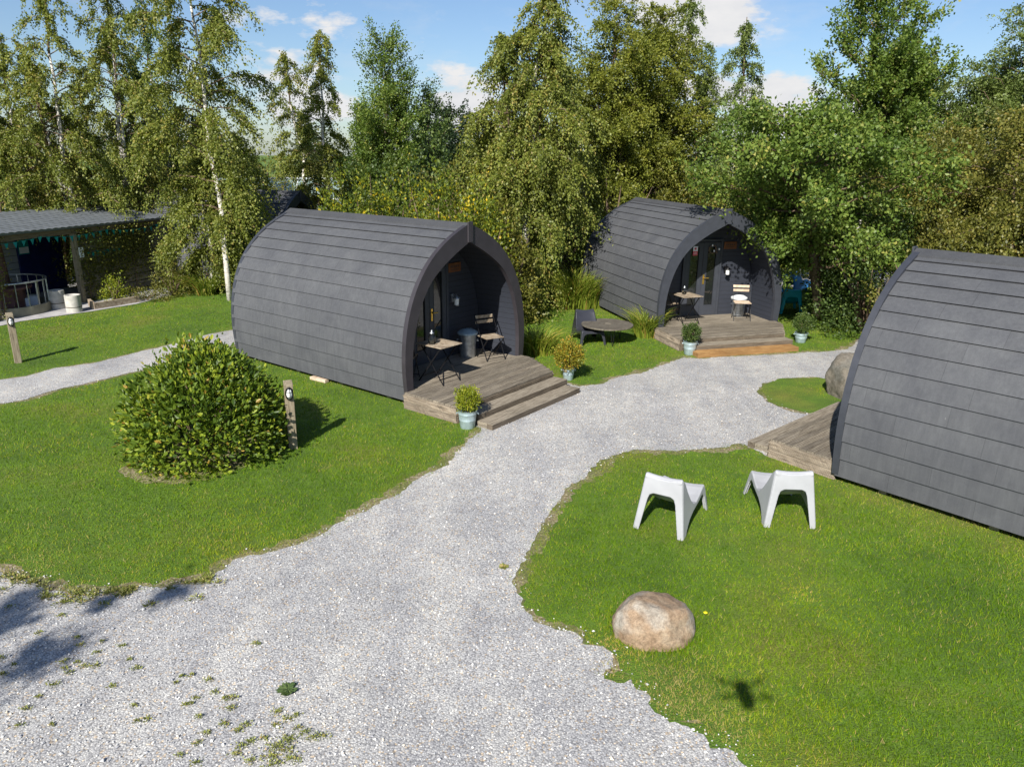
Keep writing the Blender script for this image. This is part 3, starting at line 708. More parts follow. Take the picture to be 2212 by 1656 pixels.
PI_ = resample(INN, 31)
PL = 5.1
def arch_pts(q, mirror=True):
    """full outline from left foot over apex to right foot; local (y, z)"""
    a = [(p[0], p[1]) for p in q[::-1]]; return a + [(-p[0], p[1]) for p in q[1:]]
def make_pod(n, label, wall_t=1.05, L=PL, door=True, plate=True, place=None):
    x, y, a = place or PODS[n]
    root = empty('glamping_pod', (x, y, 0 if place is None else place_z), a, label, 'pod', 'dark grey arched timber pods')
    # shingled shell
    V, F, MI, UV = [], [], [], []
    def quad(p, mi, uv): b = len(V); V.extend(p); F.append([b, b + 1, b + 2, b + 3]); MI.append(mi); UV.extend(uv)
    nrm = np.zeros_like(PO); d = np.gradient(PO, axis=0); nrm[:, 0] = -d[:, 1]; nrm[:, 1] = d[:, 0]; nrm = nrm / np.linalg.norm(nrm, axis=1, keepdims=True)
    nrm[0] = (0, 1) if abs(nrm[0, 0]) < 2 else nrm[0]
    rr = random.Random(n * 7 + 3)
    for sg in (1, -1):
        for c in range(NC):
            off = rr.random()
            for k in range(SUB):
                i = c * SUB + k
                o0 = .004 + .020 * k / SUB; o1 = .004 + .020 * (k + 1) / SUB
                A = PO[i] + nrm[i] * o0; B = PO[i + 1] + nrm[i + 1] * o1
                u0, u1 = off + c * 7, off + c * 7 + L / 1.0; v0 = c + k / SUB + .001; v1 = c + (k + 1) / SUB - .001
                p = [(0, sg * A[0], A[1]), (L, sg * A[0], A[1]), (L, sg * B[0], B[1]), (0, sg * B[0], B[1])]; q = [(u0, v0), (u1, v0), (u1, v1), (u0, v1)]
                quad(p if sg > 0 else p[::-1], 0, q if sg > 0 else q[::-1])
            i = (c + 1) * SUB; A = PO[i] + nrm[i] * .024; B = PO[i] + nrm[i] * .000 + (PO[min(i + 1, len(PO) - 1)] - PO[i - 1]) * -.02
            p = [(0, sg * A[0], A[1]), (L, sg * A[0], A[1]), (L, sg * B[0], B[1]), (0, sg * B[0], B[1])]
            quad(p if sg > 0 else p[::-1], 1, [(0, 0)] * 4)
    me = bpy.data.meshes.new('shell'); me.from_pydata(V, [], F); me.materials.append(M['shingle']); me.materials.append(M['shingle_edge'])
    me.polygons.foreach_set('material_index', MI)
    ul = me.uv_layers.new(name='UVMap'); ul.data.foreach_set('uv', [c for p in UV for c in p])
    link('shingle_shell', me, root)
    # inner lining (structure under the shingles) + porch lining
    li = MB(); inn = arch_pts(resample([(p[0] * .955 if i else 0, p[1] - .07 if i < 9 else p[1]) for i, p in enumerate(PROF)], 31))
    li.grid([[(t, p[0], p[1]) for p in inn] for t in (.03, wall_t, L - .06)]); li.build('inner_lining', M['paint_wall'], root, smooth=True)
    # ridge cap
    rc = MB(); w = .15
    for sg in (1, -1):
        rc.grid([[(-.03, 0, 3.035), (L + .03, 0, 3.035)], [(-.03, sg * w, 2.955), (L + .03, sg * w, 2.955)], [(-.03, sg * (w + .004), 2.93), (L + .03, sg * (w + .004), 2.93)]])
    for k in range(1, 6): rc.box((L * k / 6, 0, 3.035), (.012, .03, .012))
    rc.build('ridge_cap', M['shingle'], root)
    # arch trim front / rear
    def ring(t0, t1, qo, qi, name, mat):
        o = arch_pts(qo); i = arch_pts(qi); mb = MB()
        k = min(len(o), len(i))
        rows = [[(t0, *i[j]), (t0, *o[j]), (t1, *o[j]), (t1, *i[j]), (t0, *i[j])] for j in range(k)]
        mb.grid(rows); mb.f.append([0, 1, 2, 3]); mb.m.append(0); e = (k - 1) * 5; mb.f.append([e, e + 1, e + 2, e + 3]); mb.m.append(0)
        return mb.build(name, mat, root, smooth=True, auto=40)
    PT = resample([(p[0] + (.030 if i > 0 else 0), p[1] + (.042 if i < 5 else .0)) for i, p in enumerate(PROF)], 31)
    PT[-1, 1] = .12
    IT = PI_.copy(); IT[:, 0] *= 1.05; IT[:, 1] += .05 * np.linspace(1, 0, 31); IT[-1, 1] = .12
    ring(-.04, .05, PT, IT, 'front_arch', M['paint_trim'] if n == 1 else M['paint'])
    PR = resample([(p[0] + (.02 if i > 0 else 0), p[1] + (.03 if i < 5 else .0)) for i, p in enumerate(PROF)], 31); PRi = PR.copy(); PRi[:, 0] = np.maximum(0, PRi[:, 0] - .12); PRi[:, 1] -= .12 * (1 - np.linspace(0, 1, 31))
    ring(L - .06, L + .03, PR, PRi, 'rear_arch', M['paint'])
    ks = MB(); ks.box((-.055, 0, 2.875), (.03, .13, .36)); ks.build('keystone', M['paint_trim'] if n == 1 else M['paint'], root, bevel=.006)
    # rear wall
    mb = MB(); pts = arch_pts(resample(PROF, 31)); b = len(mb.v)
    mb.v += [Vector((L - .1, p[0] * .97, p[1])) for p in pts]; mb.f.append(list(range(len(pts)))); mb.m.append(0); mb.build('rear_wall', M['paint_wall'], root, recalc=False)
    # front wall, set back behind the porch
    mb = MB(); pts = [(p[0] * .985, p[1]) for p in inn]
    for t in (wall_t, wall_t + .06):
        b = len(mb.v); mb.v += [Vector((t, p[0], p[1])) for p in pts]; mb.f.append(list(range(b, b + len(pts)))); mb.m.append(0)
    wl = mb.build('front_wall', M['paint_wall'], root)
    fb = MB(); fb.box((2.5, 0, .19), (5.0, 3.0, .16)); fb.build('floor', M['deck_old'], root)
    bb = MB()
    for t in (.6, 1.9, 3.2, 4.5): bb.box((t, 0, .06), (.1, 3.0, .12))
    bb.build('bearer', M['timber_post'], root)
    if door:
        # pair of glazed doors in the middle of the wall
        dz = .29
        fr = MB(); top = 2.17; t = wall_t - .03
        for q_ in (-.515, .515): fr.box((t, q_, (dz + top) / 2), (.07, .06, top - dz))
        fr.box((t, 0, top + .03), (.075, 1.09, .06)); fr.build('door_frame', M['paint_door'], root, bevel=.004)
        for k, (a0, a1) in enumerate(((-.48, -.004), (.004, .48))):
            h = 2.15; dmb = MB(); tt = wall_t - .035; w = .115
            dmb.box((tt, a0 + w / 2, (dz + h) / 2), (.045, w, h - dz)); dmb.box((tt, a1 - w / 2, (dz + h) / 2), (.045, w, h - dz))
            dmb.box((tt, (a0 + a1) / 2, dz + .13), (.045, a1 - a0 - 2 * w, .26)); dmb.box((tt, (a0 + a1) / 2, h - .06), (.045, a1 - a0 - 2 * w, .12))
            dr = dmb.build('door', M['paint_door'], root, bevel=.004)
            pm = MB(); pm.box((tt + .005, (a0 + a1) / 2, (dz + .26 + h - .12) / 2), (.012, a1 - a0 - 2 * w, h - .12 - dz - .26)); pm.build('pane', M['glass_dark'], dr)
            if k == 0:
                hm = MB(); hm.box((tt - .03, a1 - .05, 1.22), (.014, .045, .24)); hm.tube([(tt - .035, a1 - .05, 1.26), (tt - .075, a1 - .05, 1.26), (tt - .078, a1 - .17, 1.26)], .012, 8)
                hm.build('handle', M['brass'], dr, bevel=.002)
            bm_ = MB(); gw = a1 - a0 - 2 * w
            for e_ in (-1, 1): bm_.box((tt - .024, (a0 + a1) / 2 + e_ * gw / 2, (dz + .26 + h - .12) / 2), (.008, .014, h - .38 - dz))
            bm_.box((tt - .024, (a0 + a1) / 2, dz + .265), (.008, gw - .016, .014)); bm_.build('bead', M['paint'], dr)
    if plate:
        pb = MB(); pb.box((wall_t - .02, -.77, 2.06), (.025, .36, .18)); pl = pb.build('name_board', M['sign_orange'], root, bevel=.004)
        pk = MB()
        for q in range(5): pk.box((wall_t - .034, -.66 - q * .055, 2.08), (.004, .028, .045))
        pk.box((wall_t - .034, -.77, 2.02), (.004, .22, .012)); pk.build('lettering', M['ink'], pl)
        # lantern
        lb = MB(); lb.box((wall_t - .02, -.69, 1.46), (.03, .07, .16)); lb.beam((wall_t - .03, -.69, 1.52), (wall_t - .14, -.69, 1.54), .02, .02)
        lb.lathe([(.005, .12), (.07, .06), (.075, .045)], (wall_t - .14, -.69, 1.42), 16); lb.lathe([(.055, -.10), (.06, -.085), (.04, -.08)], (wall_t - .14, -.69, 1.42), 16)
        lo = lb.build('wall_lantern', M['galv'] if n == 1 else M['black_steel'], root, smooth=True, auto=40)
        lg = MB(); lg.lathe([(.045, -.09), (.052, .045)], (wall_t - .14, -.69, 1.42), 16); lg.build('lantern_glass', M['lamp_glass'], lo, smooth=True)
    return root
pod1 = make_pod(1, 'dark grey arched pod left of centre with bin and table in its open porch')
pod2 = make_pod(2, 'dark grey arched pod at centre right under the tree, new orange timber step in front')
pod3 = make_pod(3, 'dark grey arched pod seen from its side at the right edge of the lawn')
place_z = -.05
pod4 = make_pod(4, 'grey shingled pod half hidden behind the white birch and the left pod', plate=False, place=(-7.1, 25.3, R(168)))
# red and white notice in the second pod's window, wreath
nb = MB(); nb.box((.985, .24, 2.0), (.006, .13, .12)); nb.box((.985, .24, 1.885), (.006, .13, .11), mi=1); nb.box((.980, .24, 2.0), (.004, .05, .05), mi=1); nb.box((.980, .24, 1.885), (.004, .09, .012)); nb.build('window_notice', [M['sign_white'], M['sign_red']], pod2)
w = MB()
for i, (a, b) in enumerate(((-.20, 2.08), (-.12, 2.02), (-.26, 1.94), (-.34, 1.90), (-.40, 1.98), (-.30, 2.0))):
    w.lathe([(.001, .03), (.022, .015), (.022, -.015), (.001, -.03)], (.965, a - .02, b), 8, mi=i % 2)
w.tube([(.97, .0 - .24 + .11 * math.cos(q * PI / 6), 1.98 + .10 * math.sin(q * PI / 6)) for q in range(13)], .012, 6, mi=1); w.build('wreath', [M['sign_white'], M['twig']], pod2)

# ------------------------------------------------------------------ decks
def make_deck(n, label, step_mat, right=-1.0, t1=-1.22, back=-1.58, steps=2):
    x, y, a = PODS[n]; root = empty('timber_deck', (x, y, 0), a, label, 'deck', 'timber decks in front of the pods')
    z = .285; t0 = -.02; s1 = 1.70
    # boards run across (along s)
    mb = MB(); nb_ = 9; w = (t0 - t1) / nb_; rr = random.Random(n)
    for i in range(nb_):
        ta = t0 - w * i; tb = ta - w + .010; f = max(0, (-(ta + tb) / 2 - .3)) / .92; sr = back + (right - back) * min(1, f)
        zz = z - .014 + rr.uniform(-.0015, .0015)
        mb.box(((ta + tb) / 2, (s1 + sr) / 2, zz), (ta - tb, s1 - sr, .028), mi=0)
        for q in range(1, 4): mb.box((tb + .001 + w * q / 4, (s1 + sr) / 2, zz + .0145), (.006, s1 - sr - .01, .0015), mi=1)
    mb.build('deck_boards', [M['deck_old'], M['ink_groove']], root)
    pb = MB(); pb.box((.5, 0, z - .013), (1.0, 2.7, .026)); pb.build('porch_floor', M['deck_old'], root)
    def fascia(p, q):
        fb = MB(); L = math.hypot(q[0] - p[0], q[1] - p[1]); ang = math.atan2(q[1] - p[1], q[0] - p[0])
        nr = (math.sin(ang) * .014, -math.cos(ang) * .014)
        for zc in (.195, .065):
            fb.box(((p[0] + q[0]) / 2 + nr[0], (p[1] + q[1]) / 2 + nr[1], zc), (L, .024, .122), rz=ang)
            k = int(L / .035)
            for i in range(k):
                f = (i + .5) / k; cx = p[0] + (q[0] - p[0]) * f + nr[0] * 2; cy = p[1] + (q[1] - p[1]) * f + nr[1] * 2
                Mx = Matrix.Translation((cx, cy, zc)) @ Matrix.Rotation(ang, 4, 'Z') @ Matrix.Rotation(R(-38), 4, 'Y')
                fb.box((0, 0, 0), (.010, .007, .118), M=Mx)
        return fb.build('fascia', M['deck_side'], root)
    fascia((t1 - .0, s1), (t0, s1)) if False else fascia((t0, s1), (t1, s1))
    fascia((t1, s1), (t1, right)).data.materials[0] = M['riser_shaded']  # front face takes the wood with shade put into its colour
    fascia((t1, right), (-.3 if steps == 2 else -.02, back))
    for k, (ta, tb, zt, mt) in enumerate(((-1.26, -1.56, .19, M['deck_old']), (-1.565, -1.88, .10, step_mat)) if steps == 2 else ((t1 - .04, t1 - .42, .10, M['deck_old']),)):
        sb = MB(); a0 = 1.56 if k == 0 else 1.60; a1 = right - .02 if k == 0 and steps == 2 else right + .04 + (.06 if steps == 1 else 0)
        sb.box(((ta + tb) / 2 + .07, (a0 + a1) / 2, zt / 2), (abs(tb - ta) - .14, a1 - a0, zt - .002)) if False else None
        sb.box((tb + .055, (a0 + a1) / 2, zt / 2 - .004), (.11, a0 - a1, zt - .008), mi=1); sb.box((tb + .055, (a0 + a1) / 2, zt - .004), (.112, a0 - a1 + .002, .008), mi=0)
        sb.box(((ta + tb + .11) / 2 + .003, (a0 + a1) / 2, zt - .022 - .002), (ta - tb - .118, a0 - a1, .044))
        sb.box(((ta + tb + .11) / 2 + .003, a0 - .03, (zt - .048) / 2), (ta - tb - .118, .05, zt - .05)); sb.box(((ta + tb + .11) / 2 + .003, a1 + .03, (zt - .048) / 2), (ta - tb - .118, .05, zt - .05))
        sb.build('step', [mt, M['deck_new'] if mt == M['deck_new'] else M['riser_shaded']], root, bevel=.003)
    return root
M['ink_groove'] = mat_plain('board_groove', (.075, .062, .045), .9)
M['deck_old_s'] = M['deck_old']
make_deck(1, 'weathered grey timber deck and two steps of the left pod', M['deck_old'])
make_deck(2, 'timber deck with a fresh orange bottom step before the pod under the tree', M['deck_new'])
make_deck(3, 'weathered timber deck corner showing beside the pod at right', M['deck_old'], right=-1.49, t1=-1.04, back=-1.54, steps=1)
pl = MB(); c = g(690, 822); pl.box((c[0], c[1], .035), (.42, .10, .06), rz=R(-33)); tag(pl.build('timber_offcut', M['slat_pale'], None, bevel=.004), 'pale timber block lying on grass under the left pod wall', 'plank')

# ------------------------------------------------------------------ furniture
def local(n, s, t, z=0): p = podw(n, s, t); return (p[0], p[1], z)
def folding_table(loc, rz, label):
    r = empty('folding_table', loc, rz, label, 'table', 'slatted folding tables in the porches'); mb = MB(); h = .70; L, W = .62, .56
    for i in range(7): mb.box((0, -W / 2 + W * (i + .5) / 7, h - .009), (L, W / 7 - .014, .016))
    mb.build('table_top', M['slat'], r, bevel=.002)
    for x in (-L / 2 + .05, L / 2 - .05): fm = MB(); fm.beam((x, -W / 2 + .01, h - .026), (x, W / 2 - .01, h - .026), .02, .012); fm.build('top_frame', M['black_steel'], r)
    for y0, sgn in ((-W / 2 + .06, 1), (W / 2 - .06, 1)):
        for d in (1, -1):
            lm = MB(); yy = y0 + .012 * d
            lm.beam((-d * (L / 2 - .07), yy, h - .03), (d * (L / 2 - .02), yy, .0), .022, .008, up=(0, 1, 0)); lm.build('leg', M['black_steel'], r)
    for x in (L / 2 - .10, -L / 2 + .10): cm = MB(); cm.beam((x, -W / 2 + .05, .10), (x, W / 2 - .05, .10), .014, .014); cm.build('cross_bar', M['black_steel'], r)
    return r
def folding_chair(loc, rz, label, mat):
    """faces +x"""
    r = empty('folding_chair', loc, rz, label, 'chair', 'slatted folding chairs in the porches'); W = .40
    sm = MB()
    for i in range(6): sm.box((-.17 + .064 * i, 0, .445), (.054, W, .014))
    sm.build('seat', mat, r, bevel=.002)
    bk = MB()
    for z in (.70, .80): bk.box((-.25 - (z - .45) * .12, 0, z), (.014, W, .062))
    bk.build('backrest', mat, r, bevel=.002)
    for y in (-W / 2 - .008, W / 2 + .008):
        l1 = MB(); l1.beam((.22, y, 0), (-.30, y, .84), .02, .012, up=(0, 1, 0)); l1.build('back_leg_frame', M['black_steel'], r)
        l2 = MB(); l2.beam((-.22, y * .9, 0), (.19, y * .9, .43), .02, .012, up=(0, 1, 0)); l2.build('leg', M['black_steel'], r)
    cb = MB(); cb.beam((.20, -W / 2, .05), (.20, W / 2, .05), .012, .012); cb.build('cross_bar', M['black_steel'], r); cb = MB(); cb.beam((-.20, -W / 2 + .02, .05), (-.20, W / 2 - .02, .05), .012, .012); cb.build('cross_bar', M['black_steel'], r)
    return r
a1, a2 = PODS[1][2], PODS[2][2]
folding_table(local(1, .80, .0, .285), a1 + R(0), 'slatted folding table with glass jar in the left pod porch')
folding_table(local(2, .78, .28, .285), a2 + R(5), 'slatted folding table inside the porch of the pod under the tree')
folding_chair(local(1, -1.0, .28, .285), R(-58), 'slatted folding chair beside the bin in the left pod porch', M['slat'])
folding_chair(local(1, 1.15, .52, .285), a1 + R(-60) , 'folding chair in shade behind the table in the left pod porch', M['slat'])
folding_chair(local(2, -.80, .30, .285), R(-96), 'pale slatted folding chair at the bin in the pod under the tree', M['slat_pale'])
folding_chair(local(2, 1.1, .62, .285), a2 + R(-70), 'folding chair tucked behind the table in the pod under the tree', M['slat'])
def jar(loc, label, s=1):
    r = empty('drinks_jar', loc, 0, label, 'jar')
    mb = MB(); mb.lathe([(.001, 0), (.055 * s, 0), (.06 * s, .01), (.06 * s, .12 * s), (.04 * s, .15 * s), (.036 * s, .17 * s), (.033 * s, .17 * s), (.037 * s, .15 * s), (.056 * s, .12 * s), (.056 * s, .014), (.001, .012)], n=20); mb.build('jar_body', M['glass'], r, smooth=True)
    mb = MB(); mb.lathe([(.001, .17 * s), (.038 * s, .17 * s), (.038 * s, .18 * s), (.014 * s, .19 * s), (.02 * s, .21 * s), (.012 * s, .225 * s), (.001, .228 * s)], n=16); mb.build('lid', M['galv'], r, smooth=True)
jar(local(1, .93, .05, .986), 'clear glass jar with metal lid on the left pod table', 1.1)
jar(local(2, .80, .38, .986), 'glass jar on the table in the pod under the tree', .9)
def bin_(loc, label, h, lidmat, bodymat, rz=0):
    r = empty('dustbin', loc, rz, label, 'bin', 'galvanised bins in the porches')
    mb = MB(); prof = [(.001, 0), (.145, 0)]
    for i in range(9): prof.append((.15 + .025 * i / 8 + (.004 if i % 2 else 0), .01 + (h - .02) * i / 8))
    prof += [(.185, h), (.178, h + .005)]; mb.lathe(prof, n=40); mb.build('bin_body', M[bodymat], r, smooth=True, auto=50)
    mb = MB(); mb.lathe([(.205, h - .03), (.207, h + .005), (.19, h + .02), (.10, h + .07), (.03, h + .085), (.001, h + .087)], n=40); l = mb.build('lid', M[lidmat], r, smooth=True, auto=50)
    mb = MB(); mb.tube([(-.045, 0, h + .08), (-.04, 0, h + .115), (.04, 0, h + .115), (.045, 0, h + .08)], .006, 6); mb.build('handle', M['black_steel'], l)
    for s in (1, -1):
        mb = MB(); mb.tube([(s * .178, -.05, h * .7), (s * .215, -.045, h * .68), (s * .215, .045, h * .68), (s * .178, .05, h * .7)], .005, 6); mb.build('side_handle', M[bodymat], r)
bin_(local(1, -.80, .72, .285), 'blue grey galvanised bin with domed lid by the left pod door', .50, 'galv_blue', 'galv')
bin_(local(2, -.98, .72, .285), 'galvanised bin with a pale lid behind the folding chair under the tree', .48, 'white_board', 'galv', .4)

# lounge chairs in moulded plastic
def lounge_parts():
    mb = MB(); 
    def X(y, z): w_ = (y + .46) / .92; return (.30 - .085 * z / .7) * (1 - w_) + (.305 - .06 * z / .42) * w_
    # side panels
    prof = [(-.46, 0), (-.375, .70), (-.30, .64), (-.22, .50), (-.13, .37), (-.04, .29), (.06, .27), (.2, .305), (.33, .35), (.40, .355), (.43, .30), (.485, 0), (.435, 0), (.37, .22), (.31, .27), (.18, .24), (.02, .21), (-.10, .19), (-.22, .14), (-.31, .07), (-.37, 0)]
    for sg in (1, -1):
        tr = tessellate_polygon([[Vector((p[0], p[1], 0)) for p in prof]]); b = len(mb.v)
        for y, z in prof: mb.v.append(Vector((sg * X(y, z), y, z)))
        for t in tr: mb.f.append([b + i for i in t]); mb.m.append(0)
    # seat / backrest sheet
    path = [(-.40, .66), (-.385, .695), (-.36, .70), (-.30, .63), (-.22, .495), (-.13, .37), (-.05, .29), (.05, .265), (.2, .30), (.33, .345), (.40, .355), (.425, .32)]
    rows = []
    for i, (y, z) in enumerate(path):
        x = X(y, z); row = []
        for j in range(13):
            s = -1 + j / 6; dip = (1 - s * s) * (.025 if i < 3 else .03)
            row.append((s * x, y - (dip if 2 < i < 6 else 0) * .8 + (.02 * (1 - s * s) if i < 3 else 0), z - (dip if (i >= 5 or i < 3) else dip * .4)))
        rows.append(row)
    mb.grid(rows)
    def face(yf, zt, arch, wi, inner):
        ol = [(X(yf(z), z), z) for z in (0, .15, .3, .45, .6, .69) if z <= zt] + [(X(yf(zt), zt), zt)]
        top = [(x_, zt - .025 * (1 - (x_ / ol[-1][0]) ** 2)) for x_ in np.linspace(ol[-1][0], -ol[-1][0], 7)]
        poly = ol[:-1] + top + [(-x_, z) for x_, z in ol[:-1][::-1]] + [(-x_, z) for x_, z in inner] + [(x_, z) for x_, z in inner[::-1]]
        tr = tessellate_polygon([[Vector((p[0], p[1], 0)) for p in poly]]); b = len(mb.v)
        for x_, z in poly: mb.v.append(Vector((x_, yf(z), z)))
        for t in tr: mb.f.append([b + i for i in t]); mb.m.append(0)
    face(lambda z: -.46 + .075 * z / .7, .69, .4, 0, [(.235, 0), (.20, .2), (.165, .40), (.145, .455), (.10, .48)])
    face(lambda z: .485 - .07 * z / .38, .335, .3, 0, [(.255, 0), (.23, .15), (.205, .23), (.16, .265), (.08, .275)])
    o = mb.build('tmp', M['white_plastic'], recalc=False)
    s = o.modifiers.new('s', 'SOLIDIFY'); s.thickness = .020; s.offset = 0
    r_ = o.modifiers.new('r', 'REMESH'); r_.mode = 'VOXEL'; r_.voxel_size = .0065; r_.use_smooth_shade = True
    q = o.modifiers.new('q', 'SMOOTH'); q.factor = .5; q.iterations = 9
    dg = bpy.context.evaluated_depsgraph_get(); ev = o.evaluated_get(dg); me = bpy.data.meshes.new_from_object(ev)
    n = len(me.vertices); co = np.zeros(n * 3, np.float32); me.vertices.foreach_get('co', co); co = co.reshape(-1, 3)
    nm = np.zeros(n * 3, np.float32); me.vertices.foreach_get('normal', nm); nm = nm.reshape(-1, 3)
    F = np.zeros(len(me.loops), np.int32); me.loops.foreach_get('vertex_index', F); F = F.reshape(-1, 4)
    C = co[F].mean(1); bpy.data.objects.remove(o)
    lb = np.where(C[:, 1] < -.02, 1, 0)
    leg = ((C[:, 2] < .17) | ((C[:, 2] < .26) & (C[:, 1] > .30)) | ((C[:, 2] < .34) & (C[:, 1] < -.33))); cls = np.full(len(F), 0)
    cls[(C[:, 1] < -.09) & (C[:, 2] >= .17)] = 1
    cls[leg & (C[:, 1] < 0) & (C[:, 0] < 0)] = 2; cls[leg & (C[:, 1] < 0) & (C[:, 0] > 0)] = 3
    cls[leg & (C[:, 1] > 0) & (C[:, 0] < 0)] = 4; cls[leg & (C[:, 1] > 0) & (C[:, 0] > 0)] = 5
    out = []
    for k, nme in enumerate(('seat', 'backrest', 'leg', 'leg', 'leg', 'leg')):
        f = F[cls == k]; u_, inv = np.unique(f, return_inverse=True)
        m2 = np_mesh(nme, co[u_], inv.reshape(-1, 4), M['white_plastic'], smooth=True)
        m2.normals_split_custom_set_from_vertices([tuple(x) for x in nm[u_]])
        out.append((nme, m2))
    return out
LP = lounge_parts()
def lounge(loc, rz, label, mat=None, scale=1):
    r = empty('lounge_chair', (loc[0], loc[1], 0), rz, label, 'chair', 'moulded plastic lounge chairs on the grass'); r.scale = (scale,) * 3
    for nme, me in LP:
        if mat:
            me = me.copy(); me.materials.clear(); me.materials.append(M[mat])
        link(nme, me, r)
    return r
def chair_pose(bl, br, ang):
    mx, my = (bl[0] + br[0]) / 2, (bl[1] + br[1]) / 2; a = R(ang)
    return (mx + math.cos(a) * .44, my + math.sin(a) * .44), a - PI / 2
p, a = chair_pose((1.47, 7.93), (1.98, 7.63), 59.6); lounge(p, a, 'white plastic lounge chair on the lawn nearer the gravel, facing away right')
p, a = chair_pose((3.02, 7.99), (3.62, 7.95), 88); lounge(p, a, 'white plastic lounge chair on the lawn nearer the right hand pod')
p = (1.78, 17.15); lounge(p, R(190) , 'black plastic lounge chair behind the round wooden table', 'black_plastic')
p = g(1703, 676); lounge((p[0] + .08, p[1] + .3), R(-8), 'teal plastic lounge chair in shade beside the pod under the tree', 'teal_plastic')
p = g(1735, 636); lounge((p[0], p[1] + .3), R(-70), 'dark blue plastic lounge chair in the shade behind the teal one', 'blue_plastic', 1.1)

# round table from a cable reel
p = g(1310, 738); r = empty('round_table', (p[0], p[1], 0), .4, 'low round weathered table on thin hairpin legs between the pods', 'table')
mb = MB(); mb.lathe([(.001, .405), (.60, .405), (.605, .41), (.605, .435), (.60, .44), (.09, .44), (.085, .425), (.001, .425)], n=48); mb.build('table_top', M['reel'], r, smooth=True, auto=40)
for i in range(3):
    a = i * 2 * PI / 3 + .3; mb = MB()
    for d in (-.08, .08): mb.tube([(math.cos(a + d * 1.6) * .42, math.sin(a + d * 1.6) * .42, .405), (math.cos(a) * .47, math.sin(a) * .47, .0)], .007, 6)
    mb.build('leg', M['black_steel'], r)

# potted shrubs
def potted(p, label, mat, h, r, n, pot=.30, pr=.15, leaf=.035, seed=1, potmat='galv_pot', kind='round', cone=0):
    root = empty('potted_shrub', (p[0], p[1], 0), 0, label, 'potted plant', 'shrubs in zinc buckets by the decks')
    mb = MB(); mb.lathe([(.001, 0), (pr * .74, 0), (pr * .78, .01), (pr * .88, pot * .45), (pr * .905, pot * .47), (pr * .89, pot * .5), (pr * .97, pot * .8), (pr, pot * .82), (pr * .98, pot * .85), (pr * 1.02, pot * .97), (pr * 1.07, pot), (pr * 1.0, pot), (pr * .92, pot * .86), (.001, pot * .86)], n=32)
    mb.build('pot', M[potmat], root, smooth=True, auto=45)
    for s_ in (1, -1):
        hb = MB(); hb.tube([(s_ * pr * .98, -.03, pot * .88), (s_ * pr * 1.2, -.028, pot * .8), (s_ * pr * 1.2, .028, pot * .8), (s_ * pr * .98, .03, pot * .88)], .004, 6); hb.build('handle', M[potmat], root)
    rng = np.random.default_rng(seed); nc = n // 12
    d = unit(rng.normal(size=(nc, 3))); q = rng.uniform(.3, 1, nc) ** .6
    q *= 1 + .15 * np.sin(d[:, 0] * 5 + seed) * np.cos(d[:, 2] * 4)
    C = d * q[:, None] * np.array([r, r, h / 2]); C[:, :2] *= (1 - cone * (C[:, 2:3] / (h / 2)) * .5); C[:, 2] += pot + h / 2 - .03
    P = np.repeat(C, 12, 0) + rng.normal(size=(nc * 12, 3)) * leaf * .7; A = unit(np.repeat(d, 12, 0) * .6 + np.array([0, 0, .5]) + rng.normal(size=P.shape) * .5)
    leaf_obj('foliage', [leaf_arrays(P, A, leaf, .5, rng, tint=np.clip(.5 + np.repeat(rng.normal(size=nc) * .17, 12) + rng.normal(size=len(P)) * .15, 0, 1))], M[mat], root)
    sb = MB()
    for i in range(5): sb.tube([(0, 0, pot * .8), (math.cos(i * 1.3) * r * .4, math.sin(i * 1.3) * r * .4, pot + h * .6)], [.012, .004], 5)
    sb.build('stem', M['twig'], root)
c = g(1010, 922); potted(c, 'lime green clipped shrub in zinc bucket at the left pod steps', 'lf_box', .42, .19, 3800, seed=2, leaf=.032)
c = g(1489, 764); potted(c, 'dark green shrub in zinc bucket left of the orange step', 'lf_boxg', .42, .2, 3000, seed=3, leaf=.035)
c = g(1727, 738); potted((c[0] + .02, c[1]), 'small green shrub in zinc bucket right of the orange step', 'lf_boxg', .46, .23, 3000, seed=4, pot=.24, leaf=.035)
c = g(1228, 822); potted((c[0], c[1] + .1), 'orange tinged feathery shrub in zinc bucket by the left pod deck', 'lf_orange', .58, .29, 3600, seed=5, pot=.24, pr=.12, leaf=.045)

# laurel dome
rng = np.random.default_rng(21)
make_shrub('laurel_bush', (-4.43, 10.15), (1.07, 1.02), 1.50, 15500, 'lf_laurel', 21, 'large domed laurel bush on the left lawn beside the lamp post', 'bush', leaf=.078, width=.56, fold=True, shell=.80, lump=.055, up=.3, shoulder=.82, bright=.05)
so = sheet('bare_soil', ragged([(-4.55 + math.cos(a) * .98, 9.95 + math.sin(a) * .98) for a in np.linspace(0, 2 * PI, 24, endpoint=False)], .1, .08, 8), .005, M['soil'])

